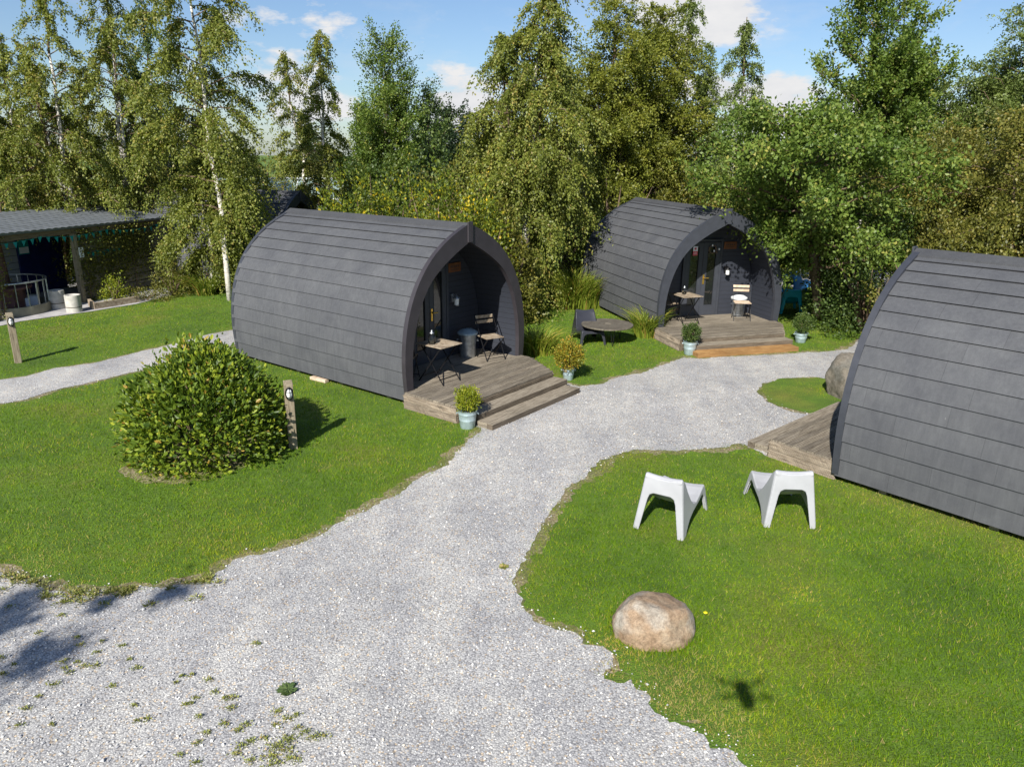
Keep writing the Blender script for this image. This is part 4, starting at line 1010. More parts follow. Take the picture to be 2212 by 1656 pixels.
# lamp posts
def lamp_post(p, rz, label, h=1.02, tilt=0):
    r = empty('lamp_post', (p[0], p[1], 0), rz, label, 'lamp post', 'low timber lamp posts on the lawn'); r.rotation_euler = (0, tilt, rz)
    mb = MB(); b = mb.v; w = .062
    for x, y, z in ((-w, -w, -.02), (w, -w, -.02), (w, w, -.02), (-w, w, -.02), (-w, -w, h - .02), (w, -w, h - .02), (w, w, h + .02), (-w, w, h + .02)): b.append(Vector((x, y, z)))
    for f in ((3, 2, 1, 0), (4, 5, 6, 7), (0, 1, 5, 4), (1, 2, 6, 5), (2, 3, 7, 6), (3, 0, 4, 7)): mb.f.append(list(f)); mb.m.append(0)
    mb.build('post', M['timber_post'], r, bevel=.006)
    # oval bulkhead on the -y face
    def oval(rx, rz_, y, n=24): return [(math.cos(2 * PI * i / n) * rx, y, h - .15 + math.sin(2 * PI * i / n) * rz_) for i in range(n + 1)]
    mb = MB(); mb.grid([oval(.058, .098, -w), oval(.058, .098, -w - .03), oval(.05, .088, -w - .04), oval(.042, .075, -w - .04), oval(.04, .072, -w - .03)]); ho = mb.build('lamp_housing', M['black_steel'], r, smooth=True, auto=40)
    mb = MB(); mb.grid([oval(.042, .074, -w - .03), oval(.036, .066, -w - .055), oval(.022, .042, -w - .07), oval(.001, .002, -w - .074)]); mb.build('lamp_glass', M['lamp_glass'], ho, smooth=True)
    mb = MB(); mb.tube([(0, -w - .04, h - .065), (0, -w - .085, h - .11), (0, -w - .088, h - .19), (0, -w - .04, h - .235)], .004, 6)
    for z in (-.185, -.115): mb.tube([(-.045, -w - .035, h + z), (-.03, -w - .075, h + z), (.03, -w - .075, h + z), (.045, -w - .035, h + z)], .0035, 6)
    mb.build('guard', M['black_steel'], ho)
lamp_post((-3.24, 10.27), R(22), 'timber lamp post with oval bulkhead lamp beside the laurel bush')
lamp_post((-10.15, 14.70), R(38), 'timber lamp post with oval lamp at the left edge by the narrow path')

# boulders
def boulder(name, loc, dims, seed, mat, label, rz=0, flat=0, detail=5, amp=.16):
    bm = bmesh.new(); bmesh.ops.create_icosphere(bm, subdivisions=detail, radius=1)
    rs = random.Random(seed); planes = [(Vector((rs.gauss(0, 1), rs.gauss(0, 1), rs.gauss(0, .8))).normalized(), rs.uniform(.72, .95)) for _ in range(9)]
    if flat: planes.append((Vector((0.1, 0, 1)).normalized(), flat))
    for v in bm.verts:
        p = v.co.copy()
        for n, d in planes:
            e = p.dot(n) - d
            if e > 0: p -= n * e * .85
        p *= 1 + noise.fractal(p * 1.6 + Vector((seed, 0, 0)), 1, 2, 5) * amp * .5
        p += p.normalized() * noise.fractal(p * 7 + Vector((0, seed, 0)), 1, 2, 4) * .018
        v.co = Vector((p.x * dims[0], p.y * dims[1], p.z * dims[2]))
        v.co.rotate(Matrix.Rotation(rz, 3, 'Z'))
    me = bpy.data.meshes.new(name); bm.to_mesh(me); bm.free(); me.materials.append(mat); me.polygons.foreach_set('use_smooth', [True] * len(me.polygons))
    o = link(name, me); o.location = loc; tag(o, label, 'boulder'); return o
def mk_rock(name, stops, stops2):
    t = NT(name); v = t.coord(); n = t.noise(v, 4.2, 8, .68, .3); n2 = t.noise(v, 22, 8, .72); n3 = t.noise(v, 1.8, 4, .5, .4)
    c = t.mix(t.ramp(n3, [(.38, (0, 0, 0)), (.48, (1, 1, 1))]), t.ramp(n, stops), t.ramp(n, stops2))
    c = t.mix(.95, c, t.ramp(n2, [(.3, (.52, .5, .48)), (.5, (1, 1, 1)), (.7, (1.25, 1.25, 1.25))]), 'MULTIPLY'); sp_ = t.noise(v, 60, 3, .7); c = t.mix(.6, c, t.ramp(sp_, [(.35, (.65, .65, .65)), (.65, (1.2, 1.2, 1.2))]), 'MULTIPLY'); t.col(c); t.b.inputs['Roughness'].default_value = .85; t.bump(n2, .6, .02); return t.m
M['rock1'] = mk_rock('sandstone_boulder', [(.3, (.24, .205, .16)), (.6, (.34, .31, .26)), (.8, (.42, .39, .34))], [(.3, (.19, .12, .07)), (.5, (.27, .19, .12)), (.7, (.36, .29, .205))])
M['rock2'] = mk_rock('grey_boulder', [(.3, (.08, .075, .06)), (.6, (.17, .16, .135)), (.8, (.27, .25, .22))], [(.3, (.10, .085, .06)), (.6, (.17, .15, .12)), (.8, (.26, .23, .19))])
boulder('boulder', (1.34, 5.93, .04), (.38, .32, .335), 31, M['rock1'], 'rounded sandy brown boulder on the lawn beside the gravel', .15, .86)
boulder('boulder', (6.3, 13.15, .28), (.46, .5, .58), 5, M['rock2'], 'grey flat topped boulder behind the right hand pod', .4, .85)

# ------------------------------------------------------------------ plants near the pods
c = g(1243, 664); make_blades('reed_clump', c, (1.0, .5), 1.55, 1100, 'lf_blade', 31, 'tall yellow green reeds beside the pod under the tree', 'ornamental grass', .7, .022)
c = g(1395, 726); make_blades('day_lily', c, (.42, .35), .95, 480, 'lf_blade', 32, 'bright green strap leaved clump at the front corner of the pod under the tree', 'plant', .7, .018)
c = g(1160, 762); make_blades('day_lily', c, (.55, .45), .85, 520, 'lf_blade', 33, 'green strap leaved clump beside the left pod deck', 'plant', .85, .018)
c = g(430, 640); make_blades('pampas_clump', (c[0] + .1, c[1] + .3), (.4, .35), 1.15, 260, 'lf_blade', 34, 'arching green grass clump left of the birch trunk', 'ornamental grass', 1.1, .02)
c = g(465, 640); make_shrub('fern_shrub', (c[0] + .2, c[1] + 1.2), (.9, .6), 1.1, 3000, 'lf_dark', 35, 'dark low shrub in shade right of the arching grass clump', 'shrub', leaf=.07)
c = g(248, 655); make_shrub('variegated_shrub', (c[0], c[1] + .1), (.36, .33), .82, 1500, 'lf_box', 36, 'pale variegated shrub at the corner of the shelter bed', 'shrub', leaf=.05)
c = g(310, 650); make_shrub('creeping_shrub', (c[0], c[1] + .1), (.75, .4), .38, 1700, 'lf_olive', 37, 'low brownish creeping shrub in the shelter bed', 'shrub', leaf=.045)
c = g(372, 640); make_shrub('rusty_shrub', (c[0], c[1] + .15), (.62, .5), .95, 2600, 'lf_olive', 38, 'rust tinged rounded shrub in front of the shelter wall', 'shrub', leaf=.05)

# ------------------------------------------------------------------ shelter at left
eL = g(-260, 531, 2.15); eR = g(368, 468, 2.15); bR = g(345, 444, 2.42)
E0 = Vector((*eL, 0)); E1 = Vector((*eR, 0)); ed = (E1 - E0).normalized(); ep = Vector((-ed.y, ed.x, 0)); 
sh = empty('garden_shelter', (E1.x, E1.y, 0), math.atan2(ed.y, ed.x), 'open timber shelter with grey tile effect roof at left', 'shelter')
LEN = (E1 - E0).length
# local: x along eave (negative to the left), y away from camera
DEP = 2.6
mb = MB(); nx = int(LEN / .05); ny = 8; rows = []
for j in range(ny * 4 + 1):
    f = j / (ny * 4); y = DEP * f; row = []
    stepz = (1 - ((j % 4) / 4)) * -.0 + (.022 * (1 - (j % 4) / 3.0) if True else 0)
    for i in range(nx + 1):
        x = -LEN + LEN * i / nx
        row.append((x, y, 2.13 + .30 * f + .022 * abs(math.sin(x * PI / .22)) + .02 * (1 - (j % 4) / 4)))
    rows.append(row)
mb.grid(rows); b0 = len(mb.v)
mb.grid([[(-LEN + LEN * i / nx, 0, 2.15 + .022 * abs(math.sin((-LEN + LEN * i / nx) * PI / .22))) for i in range(nx + 1)], [(-LEN + LEN * i / nx, .01, 2.10) for i in range(nx + 1)], [(-LEN + LEN * i / nx, DEP, 2.38) for i in range(nx + 1)]])
M['roof_tile'] = mat_plain('grey_roof_tile', (.105, .115, .125), .5, .1, .15, 3)
mb.build('roof', M['roof_tile'], sh, smooth=False, recalc=False)
mb = MB(); mb.box((-LEN / 2, .09, 2.02), (LEN - .1, .07, .14)); mb.box((-LEN / 2, DEP - .15, 2.22), (LEN - .1, .07, .14)); mb.build('eave_beam', M['beam'], sh)
P_ = sh.matrix_basis
def shl(u, v, z=0):
    """world ground point into shelter-local coordinates"""
    q = Vector((*g(u, v, z), 0)) - E1; return (q.dot(ed), q.dot(ep))
pc = shl(203, 655)
for i, xx in enumerate((pc[0], pc[0] - 2.6, pc[0] - 5.2)):
    mb = MB(); mb.box((xx, .12, 1.0), (.13, .13, 2.0)); mb.build('post', M['timber_post'], sh, bevel=.006)
mb = MB()
for i in range(8):
    mb.box((pc[0] / 2 + .02, .16, .2 + .225 * i), (abs(pc[0]) - .15, .03, .20))
mb.build('plank_wall', mat_wood('grey_plank', (.13, .12, .10), (.24, .22, .18), (1, 6, 6)), sh)
mb = MB(); mb.box((-LEN / 2 - 1, DEP - .05, 1.1), (LEN - 2, .05, 2.2)); mb.build('back_wall', mk_boards('pale_back_boards', (.30, .31, .31), 'Z', 5), sh)
mb = MB(); mb.box((-.12, DEP / 2 + .1, 1.05), (.05, DEP - .3, 2.1)); mb.build('end_wall', M['beam'], sh)
# door and poster on the back wall
bw = lambda u, v: None
mb = MB(); mb.box((pc[0] + .9, DEP - .11, 1.0), (1.5, .05, 1.9)); mb.build('door', M['blue_paint'], sh, bevel=.004)
mb = MB(); mb.box((pc[0] + .35, DEP - .145, 1.45), (.34, .01, .46)); po = mb.build('poster', M['cyan'], sh)
mb = MB(); mb.box((pc[0] + .35, DEP - .153, 1.34), (.30, .006, .18)); mb.build('poster_text_panel', M['sign_white'], po)
# notice on the post
mb = MB(); mb.box((pc[0] + .12, .04, 1.42), (.15, .012, .28)); no = mb.build('notice', M['sign_white'], sh)
mb = MB()
for i, (w_, x_) in enumerate(((.06, 0), (.09, 0), (.03, .02), (.07, -.01), (.09, 0))): mb.box((pc[0] + .12 + x_, .032, 1.52 - i * .05), (w_, .004, .02))
mb.build('lettering', M['ink'], no)
# bunting
def bunting(y, z, x0, x1, n, label, sag=.08):
    r = empty('bunting', (E1.x, E1.y, 0), math.atan2(ed.y, ed.x), label, 'bunting')
    def zz(f): return z - sag * 4 * ((f * 3) % 1) * (1 - (f * 3) % 1)
    pts = [(x0 + (x1 - x0) * i / 36, y, zz(i / 36 * .999)) for i in range(37)]
    mb = MB(); mb.tube(pts, .004, 5); mb.build('cord', M['cyan'], r)
    for i in range(n):
        f = (i + .5) / n; x = x0 + (x1 - x0) * f; z1 = zz(f) - .004; mb = MB(); b = [(x - .06, y, z1), (x + .06, y, z1), (x + random.uniform(-.01, .01), y + random.uniform(-.03, .03), z1 - .15)]
        mb.v += [Vector(p) for p in b] + [Vector((p[0], p[1] + .003, p[2])) for p in b]; mb.f += [[0, 1, 2], [5, 4, 3], [0, 3, 4, 1], [1, 4, 5, 2], [2, 5, 3, 0]]; mb.m += [0] * 5
        mb.build('pennant', M['cyan'], r)
bunting(.02, 1.98, pc[0] - 3.2, -.5, 26, 'teal pennant bunting strung along the shelter eave')
bunting(.10, 1.42, pc[0] + .3, pc[0] + 1.6, 7, 'short teal bunting across the plank wall of the shelter', .05)
# climber
rng = np.random.default_rng(44); arrs = []
for (cx, cz, sx, sz, n) in [(pc[0] + .25, 1.2, .14, .7, 900), (pc[0] + .9, .9, .4, .45, 1600), (pc[0] + 1.7, 1.2, .5, .5, 1800), (pc[0] + 2.3, 1.6, .4, .4, 1500), (pc[0] + 1.4, 1.75, .5, .15, 700), (pc[0] - 2.45, 1.2, .16, .6, 700)]:
    P = np.stack([rng.normal(cx, sx, n), rng.normal(.08, .05, n), np.clip(rng.normal(cz, sz, n), .05, 2.05)], 1)
    arrs.append(leaf_arrays(P, unit(rng.normal(size=(n, 3)) * .6 + np.array([0, -.4, -.5])), .06, .7, rng, tint=np.clip(rng.normal(.4, .2, n), 0, 1)))
cl = empty('climbing_plant', (E1.x, E1.y, 0), math.atan2(ed.y, ed.x), 'green climber spreading over the shelter posts and plank wall', 'climber')
leaf_obj('foliage', arrs, M['lf_olive'], cl)
mb = MB()
for x in (pc[0] + .25, pc[0] + 1.2, pc[0] + 2.0, pc[0] - 2.45): mb.tube([(x, .08, 0), (x + .06, .09, .7), (x - .05, .09, 1.4), (x + .05, .09, 2.0)], [.02, .015, .012, .006], 6)
mb.build('stem', M['twig'], cl)
# raised bed kerb
a = g(203, 668); b = g(300, 652); bd = MB(); bd.beam((a[0], a[1], .09), (b[0], b[1], .09), .08, .18); bd.beam((a[0], a[1], .10), (a[0] - .38, a[1] + .5, .10), .08, .2)
tag(bd.build('bed_edging', M['slat'], None, bevel=.005), 'timber edging board at the corner of the shelter bed', 'edging')
# planters
def planter(p, label, h, r=.195):
    ro = empty('concrete_planter', (p[0], p[1], .01), 0, label, 'planter', 'concrete ring planters in front of the shelter')
    mb = MB(); mb.lathe([(.001, 0), (r, 0), (r, h), (r - .03, h + .004), (r - .045, h - .01), (r - .05, h - .1), (.001, h - .1)], n=32); mb.build('ring', M['concrete'], ro, smooth=True, auto=40)
    mb = MB(); mb.lathe([(r + .004, h * .3), (r + .006, h * .32), (r + .004, h * .34)], n=32); mb.build('joint', M['ink_groove'], ro, smooth=True)
c = g(120, 668); planter((c[0], c[1] + .15), 'concrete planter behind, next to the round railing', .50)
c = g(157, 675); planter((c[0], c[1] + .1), 'concrete planter at front, standing at the paving edge', .46)
for u_, v_, lb in ((50, 672, 'white cube stool low inside the round railing, the left one'), (71, 666, 'white cube stool inside the round railing, nearest the planters')):
    c = g(u_, v_); mb = MB(); mb.box((c[0], c[1] + .1, .17), (.26, .26, .32), rz=.6); mb.box((c[0], c[1] + .1, .34), (.27, .27, .03), rz=.6, mi=0); tag(mb.build('cube_stool', M['white_board'], None, bevel=.02), lb, 'stool')
# stove with chimney and circular railing
c = Vector((-13.55, 19.65, 0))
st = empty('fire_pit_stove', (c.x, c.y, .01), 0, 'oxblood steel fire pit stove with a tall chimney pipe', 'stove')
mb = MB(); mb.lathe([(.001, 0), (.45, 0), (.45, .62), (.001, .62)], n=10); mb.build('firebox', M['rust'], st)
mb = MB(); mb.lathe([(.001, .63), (.62, .63), (.63, .66), (.62, .69), (.001, .70)], n=32); mb.build('rim_shelf', M['rust'], st)
mb = MB(); mb.tube([(0, 0, .68), (-.02, 0, 1.7), (-.04, 0, 2.05)], [.16, .12, .12], 20); mb.build('chimney_pipe', M['rust'], st, smooth=True, auto=40)
rl = empty('circular_railing', (c.x, c.y, .01), .4, 'galvanised circular railing round the fire pit stove', 'railing')
RR = .97; ar = [2 * PI * i / 40 for i in range(41)]
mb = MB(); mb.tube([(math.cos(a) * RR, math.sin(a) * RR, .86) for a in ar], .022, 8, caps=False); mb.build('top_rail', M['galv'], rl, smooth=True)
mb = MB(); mb.lathe([(RR + .03, 0), (RR + .03, .24), (RR - .03, .24), (RR - .03, 0)], n=48); mb.build('base_ring', M['concrete_old'], rl, smooth=True, auto=40)
for i in range(22):
    a = 2 * PI * i / 22; mb = MB(); w_ = .03 if i % 5 == 0 else .014; mb.box((math.cos(a) * RR, math.sin(a) * RR, .55), (w_, w_, .62), rz=a); mb.build('baluster', M['galv'], rl)

# ------------------------------------------------------------------ trees
T = make_tree
T('birch_tree', -75, 24, 10, 2.3, 'weep', 101, 'birch at the far left edge of the photo, partly out of frame', group='birch trees behind the shelter', fork=1, h0=.08)
T('birch_tree', 35, 25, 45, 2.5, 'weep', 102, 'birch with rounded top above the left end of the shelter roof', group='birch trees behind the shelter', fork=2, h0=.08)
T('birch_tree', 145, 24.5, -70, 2.2, 'weep', 103, 'tall birch with forked pale trunk above the middle of the shelter', group='birch trees behind the shelter', lean=(.3, 0), fork=2, h0=.08)
T('birch_tree', 262, 25.5, -60, 2.1, 'weep', 104, 'tall birch above the right part of the shelter roof', group='birch trees behind the shelter', lean=(-.2, 0), fork=2, h0=.08)
T('dark_birch_tree', 348, 28, -20, 1.7, 'weep', 105, 'darker birch between the shelter and the white trunked birch', 'tree', leafmat='lf_boxg', fork=1, h0=.08)
T('weeping_birch', 0, 0, 0, 1.65, 'weep', 106, 'slender white trunked birch standing on the lawn behind the left pod', xy=(-8.35, 21.66), top=11.4, lean=(-.35, 0), h0=.16, nb=66, dens=1.45, r0=.085, droop=1.2)
T('young_birch', 428, 22.9, 235, 1.0, 'weep', 131, 'young leafy birch drooping low between the shelter and the white birch trunk', h0=.05, nb=44, dens=1.5, droop=1.1)
T('narrow_birch', 706, 27, 45, 1.0, 'weep', 107, 'narrow weeping birch with pointed top left of the centre sky', h0=.05, nb=40, dens=1.2)
T('narrow_birch', 665, 28, 95, 1.1, 'weep', 108, 'birch with an arching top leaning left of the pointed birch', lean=(-.7, 0), nb=28, dens=.9)
T('alder_tree', 835, 27, 75, 1.3, 'up', 109, 'upright bushy green tree rising left of the open sky', bark='brown_bark', nb=56, strands=15, per=44, h0=.05, fork=2, leaf=.07)
T('alder_tree', 925, 28.5, 185, .9, 'up', 110, 'small upright tree at the left side of the open sky', bark='brown_bark', nb=30, strands=11, per=36, h0=.05, leafmat='lf_boxg', leaf=.07)
T('dark_tree', 985, 37, 228, 2.8, 'broad', 111, 'dark round headed tree in the dip between the central trees', bark='brown_bark', leafmat='lf_dark', nb=44, strands=16, per=38, leaf=.11, h0=.05, fork=2)
T('weeping_birch', 1135, 21, -90, 1.6, 'weep', 112, 'big weeping birch with leaning white trunk between the pods', lean=(.8, 0), h0=.08, nb=62, strands=14, dens=1.25, r0=.13, droop=1.2, fork=2)
T('willow_tree', 1315, 26.5, -20, 1.9, 'willow', 113, 'yellow green broad tree right of the weeping birch', bark='brown_bark', nb=62, strands=17, per=48, h0=.05, fork=2, leaf=.075)
T('willow_tree', 1415, 28, 5, 1.8, 'willow', 114, 'yellow green tree above the rear of the pod under the tree', bark='brown_bark', nb=56, strands=16, per=48, h0=.05, fork=2, leaf=.078)
T('pale_birch', 1480, 30, -25, 1.6, 'weep', 115, 'pale feathery birch left of the white cloud', leafmat='lf_birchg', nb=46, fork=1, dens=1.2)
T('narrow_birch', 1575, 28, 20, 1.0, 'weep', 116, 'slim birch with bare white lower trunk right of the pale birch', h0=.3, nb=32, dens=1.0, leafmat='lf_birchg')
T('poplar_tree', 1885, 23.5, -40, 1.95, 'up', 117, 'tall bright green tree against the blue sky at right', nb=64, strands=14, per=44, leaf=.09, h0=.15, r0=.11, fork=3)
T('spreading_tree', 0, 0, 0, 2.6, 'broad', 118, 'green spreading tree with forked brown trunk overhanging the pod at centre right', xy=(8.29, 20.0), top=5.25, bark='brown_bark', nb=56, strands=17, per=50, leaf=.085, h0=.26, lean=(-2.3, -2.8), r0=.15, fork=1)
T('hawthorn_tree', 2065, 20.5, 270, 2.2, 'broad', 119, 'olive brown bushy tree right of the spreading green tree', bark='brown_bark', leafmat='lf_olive', nb=54, strands=17, per=50, leaf=.065, h0=.05, fork=2)
T('hawthorn_tree', 2225, 17.5, 235, 2.3, 'broad', 120, 'olive brown bushy tree at the right edge behind the right pod', bark='brown_bark', leafmat='lf_olive', nb=54, strands=17, per=50, leaf=.065, h0=.05, fork=2)
T('hawthorn_tree', 2480, 18.5, 250, 2.4, 'broad', 125, 'bushy olive tree beyond the right edge of the photo', bark='brown_bark', leafmat='lf_olive', nb=44, strands=14, per=44, leaf=.075, h0=.05, fork=1)
T('pale_tree', 2165, 26, 5, 2.4, 'willow', 121, 'pale grey green tree at the top right corner', bark='brown_bark', leafmat='lf_birchg', nb=60, strands=16, per=46, h0=.1, fork=3, leaf=.075)
T('pale_tree', 2020, 27, 170, 1.9, 'willow', 122, 'lower grey green tree between the tall tree and the corner tree', bark='brown_bark', leafmat='lf_birchg', nb=50, strands=15, per=44, h0=.1, fork=1, leaf=.075)
T('hazel_tree', 1650, 25.5, 300, 1.7, 'broad', 123, 'olive green small tree behind the roof of the pod under the tree', bark='brown_bark', leafmat='lf_willow', nb=44, strands=15, per=46, h0=.05)

S = make_shrub
for i, (u, Y, vt, rx, mat, lab) in enumerate([
    (745, 20.3, 372, 1.15, 'lf_yellow', 'yellow leaved shrub behind the left end of the near pod ridge'),
    (845, 21, 350, 1.2, 'lf_yellow', 'yellow green shrub behind the middle of the near pod ridge'),
    (945, 19.8, 360, 1.15, 'lf_yellow', 'green shrub flecked yellow behind the right half of the near pod ridge'),
    (1035, 18.8, 395, 1.0, 'lf_yellow', 'green and yellow shrub behind the near pod gable'),
    (1105, 19.3, 470, .8, 'lf_olive', 'dull olive shrub at the foot of the big weeping birch')]):
    h = at(u, vt, Y)[2]; p = at(u, 335, Y); S('mixed_shrub', (p[0], Y), (rx, .95), h, 7500, mat, 200 + i, lab, leaf=.085, lump=.14, shell=.6)
for i, (u, Y, vt, rx, mat, lab) in enumerate([
    (-40, 23.6, 300, 1.6, 'lf_birchg', 'leafy shrub behind the shelter at the left edge'),
    (90, 24, 330, 1.5, 'lf_olive', 'olive shrub behind the left part of the shelter roof'),
    (210, 24.8, 345, 1.4, 'lf_birchg', 'green shrub behind the middle of the shelter roof'),
    (320, 26, 330, 1.4, 'lf_olive', 'olive shrub behind the right end of the shelter roof'),
    (430, 29, 290, 1.9, 'lf_birchg', 'bushy green shrub behind the white trunked birch'),
    (545, 31, 300, 1.8, 'lf_olive', 'olive shrub left of the greenhouse'),
    (700, 26.5, 345, 1.3, 'lf_olive', 'olive undergrowth below the narrow birch'),
    (800, 25.5, 330, 1.5, 'lf_boxg', 'dark green undergrowth below the upright bushy tree'),
    (900, 26, 300, 1.5, 'lf_boxg', 'green bush below the small upright tree'),
    (1000, 25, 330, 1.6, 'lf_olive', 'olive bush left of the big weeping birch'),
    (1210, 24.5, 400, 1.8, 'lf_willow', 'olive bush directly behind the weeping birch'),
    (1330, 25.5, 330, 1.9, 'lf_willow', 'yellow olive bush at the rear corner of the pod under the tree'),
    (1480, 26.5, 330, 1.7, 'lf_olive', 'brownish bush above the ridge of the pod under the tree'),
    (1590, 24.5, 370, 1.3, 'lf_olive', 'brownish bush right of the pod ridge under the tree'),
    (1800, 27, 300, 2.2, 'lf_olive', 'olive bush behind the spreading green tree'),
    (1930, 18.3, 470, 1.5, 'lf_boxg', 'green undergrowth left of the right hand pod ridge'),
    (1860, 20.5, 560, .9, 'lf_boxg', 'low dark bush right of the forked trunk'),
    (2080, 16.2, 480, 1.6, 'lf_olive', 'olive undergrowth behind the right hand pod ridge'),
    (2230, 15.2, 500, 1.5, 'lf_olive', 'olive undergrowth at the right edge behind the pod'),
    (2100, 30, 290, 2.6, 'lf_birchg', 'grey green bush under the corner tree'),
    (1960, 30, 300, 2.4, 'lf_birchg', 'grey green bush under the tall bright tree')]):
    h = at(u, vt, Y)[2]; p = at(u, 335, Y); S('wild_shrub', (p[0], Y), (rx, 1.1), h, int(7000 * max(1, rx / 1.4)), mat, 300 + i, lab, leaf=.075 + (Y - 20) * .002, lump=.2, shell=.5)

# far woodland: one mass
rng = np.random.default_rng(77); arrs = []
for i in range(95):
    X = -70 + 140 * (i + rng.random()) / 95; Y = rng.uniform(44, 62) + abs(X) * .1; h = rng.uniform(4.8, 6.6); n = 1500
    d = unit(rng.normal(size=(n, 3))); d[:, 2] = np.abs(d[:, 2]); q = rng.uniform(.5, 1, n)[:, None]
    P = d * q * np.array([2.3, 2, h]) + np.array([X, Y, 0]) + rng.normal(size=(n, 3)) * .25
    arrs.append(leaf_arrays(P, unit(d + rng.normal(size=(n, 3)) * .8), .26, .8, rng, tint=np.clip(rng.normal(.45, .2, n) + rng.normal() * .12, 0, 1)))
tag(leaf_obj('far_woodland', arrs, M['lf_far']), 'distant band of dark green woodland on the horizon', 'woodland', kind='stuff')

# shade tree outside the frame
sunaz = R(20.2)
def shade_tree():
    tgt = [(60, 1290, 3), (20, 1340, 3), (75, 1420, 3.4), (350, 1275, 3)]
    rng = np.random.default_rng(5)
    root = empty('roadside_tree', (-9.4, -5.6, 0), 0, 'leafy tree outside the frame whose shade falls on the lower left gravel', 'tree')
    el = R(37.3); S_, arrs = [], []
    mb = MB(); mb.tube([(0, 0, -.1), (.05, .1, 1.5), (.1, 0, 3.2), (.2, .1, 5.0), (.2, .2, 6.6)], [.14, .12, .09, .06, .02], 8)
    for (u, v, sz) in [(45, 1296, .17), (0, 1350, .24), (85, 1418, .26), (370, 1280, .16), (230, 1300, .12)]:
        gx, gy = g(u, v); zz = 6.0 if u < 200 else 5.6; L = zz / math.tan(el)
        c = np.array([gx - math.sin(sunaz) * L + 9.4, gy - math.cos(sunaz) * L + 5.6, zz])
        n = int(6500 * sz * sz) + 60; P = c + rng.normal(size=(n, 3)) * np.array([sz * .5, sz * .5, sz * .4])
        arrs.append(leaf_arrays(P, unit(rng.normal(size=(n, 3))), .08, .65, rng))
        mb.tube([(.1, .05, 3.6), tuple(np.array([.1, .05, 3.6]) * .5 + c * .5 + np.array([0, 0, .2])), tuple(c)], [.022, .012, .004], 6, mi=0)
    leaf_obj('crown', arrs, M['lf_green'], root); mb.build('trunk', M['brown_bark'], root, smooth=True)
shade_tree()

# greenhouse behind
gh = empty('greenhouse', (at(590, 335, 34)[0], 34, 0), R(8), 'glass greenhouse roof with white bars glimpsed behind the birch', 'greenhouse')
mb = MB()
for x in (-3, 3):
    mb.beam((x, -1.6, 0), (x, -1.6, 2.3), .05, .05); mb.beam((x, 1.6, 0), (x, 1.6, 2.3), .05, .05); mb.beam((x, -1.6, 2.3), (x, 0, 3.1), .05, .05); mb.beam((x, 1.6, 2.3), (x, 0, 3.1), .05, .05)
for y, z in ((-1.6, 2.3), (1.6, 2.3), (0, 3.1), (-1.6, .1), (1.6, .1)): mb.beam((-3, y, z), (3, y, z), .06, .06)
for i in range(1, 6): mb.beam((-3 + i, -1.6, 2.3), (-3 + i, 0, 3.1), .03, .03); mb.beam((-3 + i, -1.6, .1), (-3 + i, -1.6, 2.3), .03, .03)
mb.build('frame', M['white_board'], gh)
t = NT('greenhouse_glass'); t.col((.25, .33, .30)); t.b.inputs['Roughness'].default_value = .15; t.b.inputs['Alpha'].default_value = .75
mb = MB(); mb.grid([[(-3, -1.6, .1), (3, -1.6, .1)], [(-3, -1.6, 2.3), (3, -1.6, 2.3)], [(-3, 0, 3.1), (3, 0, 3.1)], [(-3, 1.6, 2.3), (3, 1.6, 2.3)], [(-3, 1.6, .1), (3, 1.6, .1)]]); mb.build('glazing', t.m, gh)

# the drone that carries the camera; its shadow falls on the lawn
dr = empty('camera_drone', (0.0, -.16, 4.27), R(0), 'small grey quadcopter hovering just above the viewpoint', 'drone')
M['drone'] = mat_plain('drone_grey', (.2, .2, .21), .5)
mb = MB(); mb.box((0, -.02, 0), (.10, .27, .085)); mb.box((0, -.03, .05), (.08, .18, .03)); mb.build('body', M['drone'], dr, bevel=.015)
for sx, sy in ((1, 1), (-1, 1), (1, -1), (-1, -1)):
    e = (sx * .17, sy * .10 + .01, .03); mb = MB(); mb.tube([(sx * .03, sy * .06, .01), e], [.012, .009], 8); am = mb.build('arm', M['drone'], dr, smooth=True)
    mb = MB(); mb.lathe([(.001, -.02), (.016, -.02), (.016, .018), (.001, .02)], e, 12)
    mb.build('motor', M['black_steel'], am, smooth=True, auto=40)
    mb = MB(); mb.box((e[0], e[1], .055), (.18, .014, .002), rz=R(35 * sx * sy)); mb.build('propeller', M['black_plastic'], am)

# ------------------------------------------------------------------ sky and light
SUN_EL = R(37.3); SUN_AZ = PI + sunaz
w = bpy.data.worlds.new('World'); sc.world = w; w.use_nodes = True; nt = w.node_tree; nt.nodes.clear(); N = nt.nodes.new; Lk = nt.links.new
sky = N('ShaderNodeTexSky'); sky.sky_type = 'NISHITA'; sky.sun_disc = False; sky.sun_elevation = SUN_EL; sky.sun_rotation = SUN_AZ; sky.air_density = 1.0; sky.dust_density = .6; sky.ozone_density = 1.6; sky.altitude = 50
bg = N('ShaderNodeBackground'); bg.inputs[1].default_value = .052; out = N('ShaderNodeOutputWorld'); Lk(bg.outputs[0], out.inputs[0])
tc = N('ShaderNodeTexCoord')
def vm(op, a, b=None, val=None):
    x = N('ShaderNodeVectorMath'); x.operation = op; Lk(a, x.inputs[0])
    if b is not None:
        if isinstance(b, tuple): x.inputs[1].default_value = b
        else: Lk(b, x.inputs[1])
    return x
def mt(op, a, b=0.0, clamp=False):
    x = N('ShaderNodeMath'); x.operation = op; x.use_clamp = clamp
    for i, v in ((0, a), (1, b)):
        if isinstance(v, (int, float)): x.inputs[i].default_value = v
        else: Lk(v, x.inputs[i])
    return x.outputs[0]
dirn = vm('NORMALIZE', tc.outputs['Generated']).outputs[0]
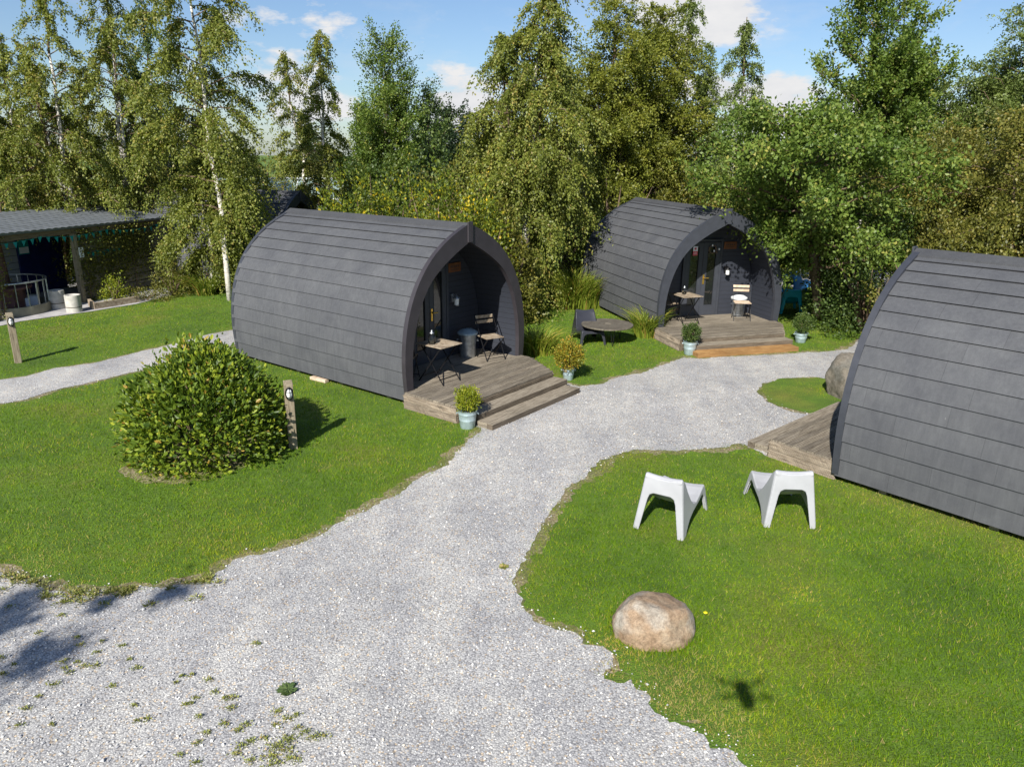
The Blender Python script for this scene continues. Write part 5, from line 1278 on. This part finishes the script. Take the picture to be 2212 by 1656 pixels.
mp = N('ShaderNodeMapping'); mp.inputs['Scale'].default_value = (1, 1, 2.6); Lk(dirn, mp.inputs['Vector'])
nz = N('ShaderNodeTexNoise'); nz.inputs['Scale'].default_value = 5; nz.inputs['Detail'].default_value = 8; nz.inputs['Roughness'].default_value = .62; Lk(mp.outputs[0], nz.inputs['Vector'])
nz2 = N('ShaderNodeTexNoise'); nz2.inputs['Scale'].default_value = 14; nz2.inputs['Detail'].default_value = 7; nz2.inputs['Roughness'].default_value = .6; Lk(mp.outputs[0], nz2.inputs['Vector'])
acc = None
for (u, v, rad, amp) in [(1500, 28, .085, 1.0), (1430, 15, .06, .6), (1640, 222, .07, 1.0), (1560, 200, .06, .9), (1700, 240, .07, .9), (1790, 260, .06, .7), (980, 225, .07, .9), (600, 170, .09, .6), (700, 10, .10, .45), (560, 30, .08, .35), (860, 95, .05, .3), (1640, 178, .03, .4), (640, 240, .08, .8), (2180, 250, .07, .8), (950, 160, .07, .35)]:
    d = ray(u, v); d = d / np.linalg.norm(d)
    s_ = vm('SUBTRACT', dirn, tuple(d)); sc_ = vm('MULTIPLY', s_.outputs[0], (1, 1, 2.2)); ln = vm('LENGTH', sc_.outputs[0]).outputs['Value']
    f = mt('MULTIPLY', mt('SUBTRACT', 1.0, mt('DIVIDE', ln, rad * 1.5), True), amp)
    acc = f if acc is None else mt('MAXIMUM', acc, f)
cl1 = mt('MULTIPLY', mt('SUBTRACT', mt('ADD', mt('MULTIPLY', acc, 1.15), mt('MULTIPLY', mt('SUBTRACT', nz2.outputs['Fac'], .5), 2.2)), .28), 3.2, True)
cl1 = mt('MULTIPLY', cl1, mt('MULTIPLY', acc, 4.0, True), True)
wisp = mt('MULTIPLY', mt('SUBTRACT', nz.outputs['Fac'], .50, True), 2.2, True)
cloud = mt('MAXIMUM', cl1, mt('MULTIPLY', wisp, .6))
mx = N('ShaderNodeMix'); mx.data_type = 'RGBA'; Lk(cloud, mx.inputs[0])
gn = N('ShaderNodeMix'); gn.data_type = 'RGBA'; gn.blend_type = 'MULTIPLY'; gn.inputs[0].default_value = 1; Lk(sky.outputs[0], gn.inputs[6]); gn.inputs[7].default_value = (1.0, 1.12, 1.3, 1)
Lk(gn.outputs[2], mx.inputs[6])
sh_ = N('ShaderNodeMix'); sh_.data_type = 'RGBA'; Lk(nz2.outputs['Fac'], sh_.inputs[0]); sh_.inputs[6].default_value = (6.6, 6.9, 7.6, 1); sh_.inputs[7].default_value = (10.5, 10.3, 10.0, 1)
Lk(sh_.outputs[2], mx.inputs[7]); Lk(mx.outputs[2], bg.inputs[0])
sl = bpy.data.lights.new('sun', 'SUN'); sl.energy = 4.6; sl.angle = R(.53); sl.color = (1, .955, .88)
so = bpy.data.objects.new('sun', sl); COL.objects.link(so)
dirv = Vector((math.sin(sunaz) * math.cos(SUN_EL), math.cos(sunaz) * math.cos(SUN_EL), -math.sin(SUN_EL)))
so.rotation_euler = dirv.to_track_quat('-Z', 'Y').to_euler(); so.location = (-20, -40, 40)
vs = sc.view_settings; vs.view_transform = 'Standard'; vs.look = 'None'; vs.exposure = .85; vs.gamma = 1; vs.use_curve_mapping = False
sc.render.resolution_x = 1024; sc.render.resolution_y = 766
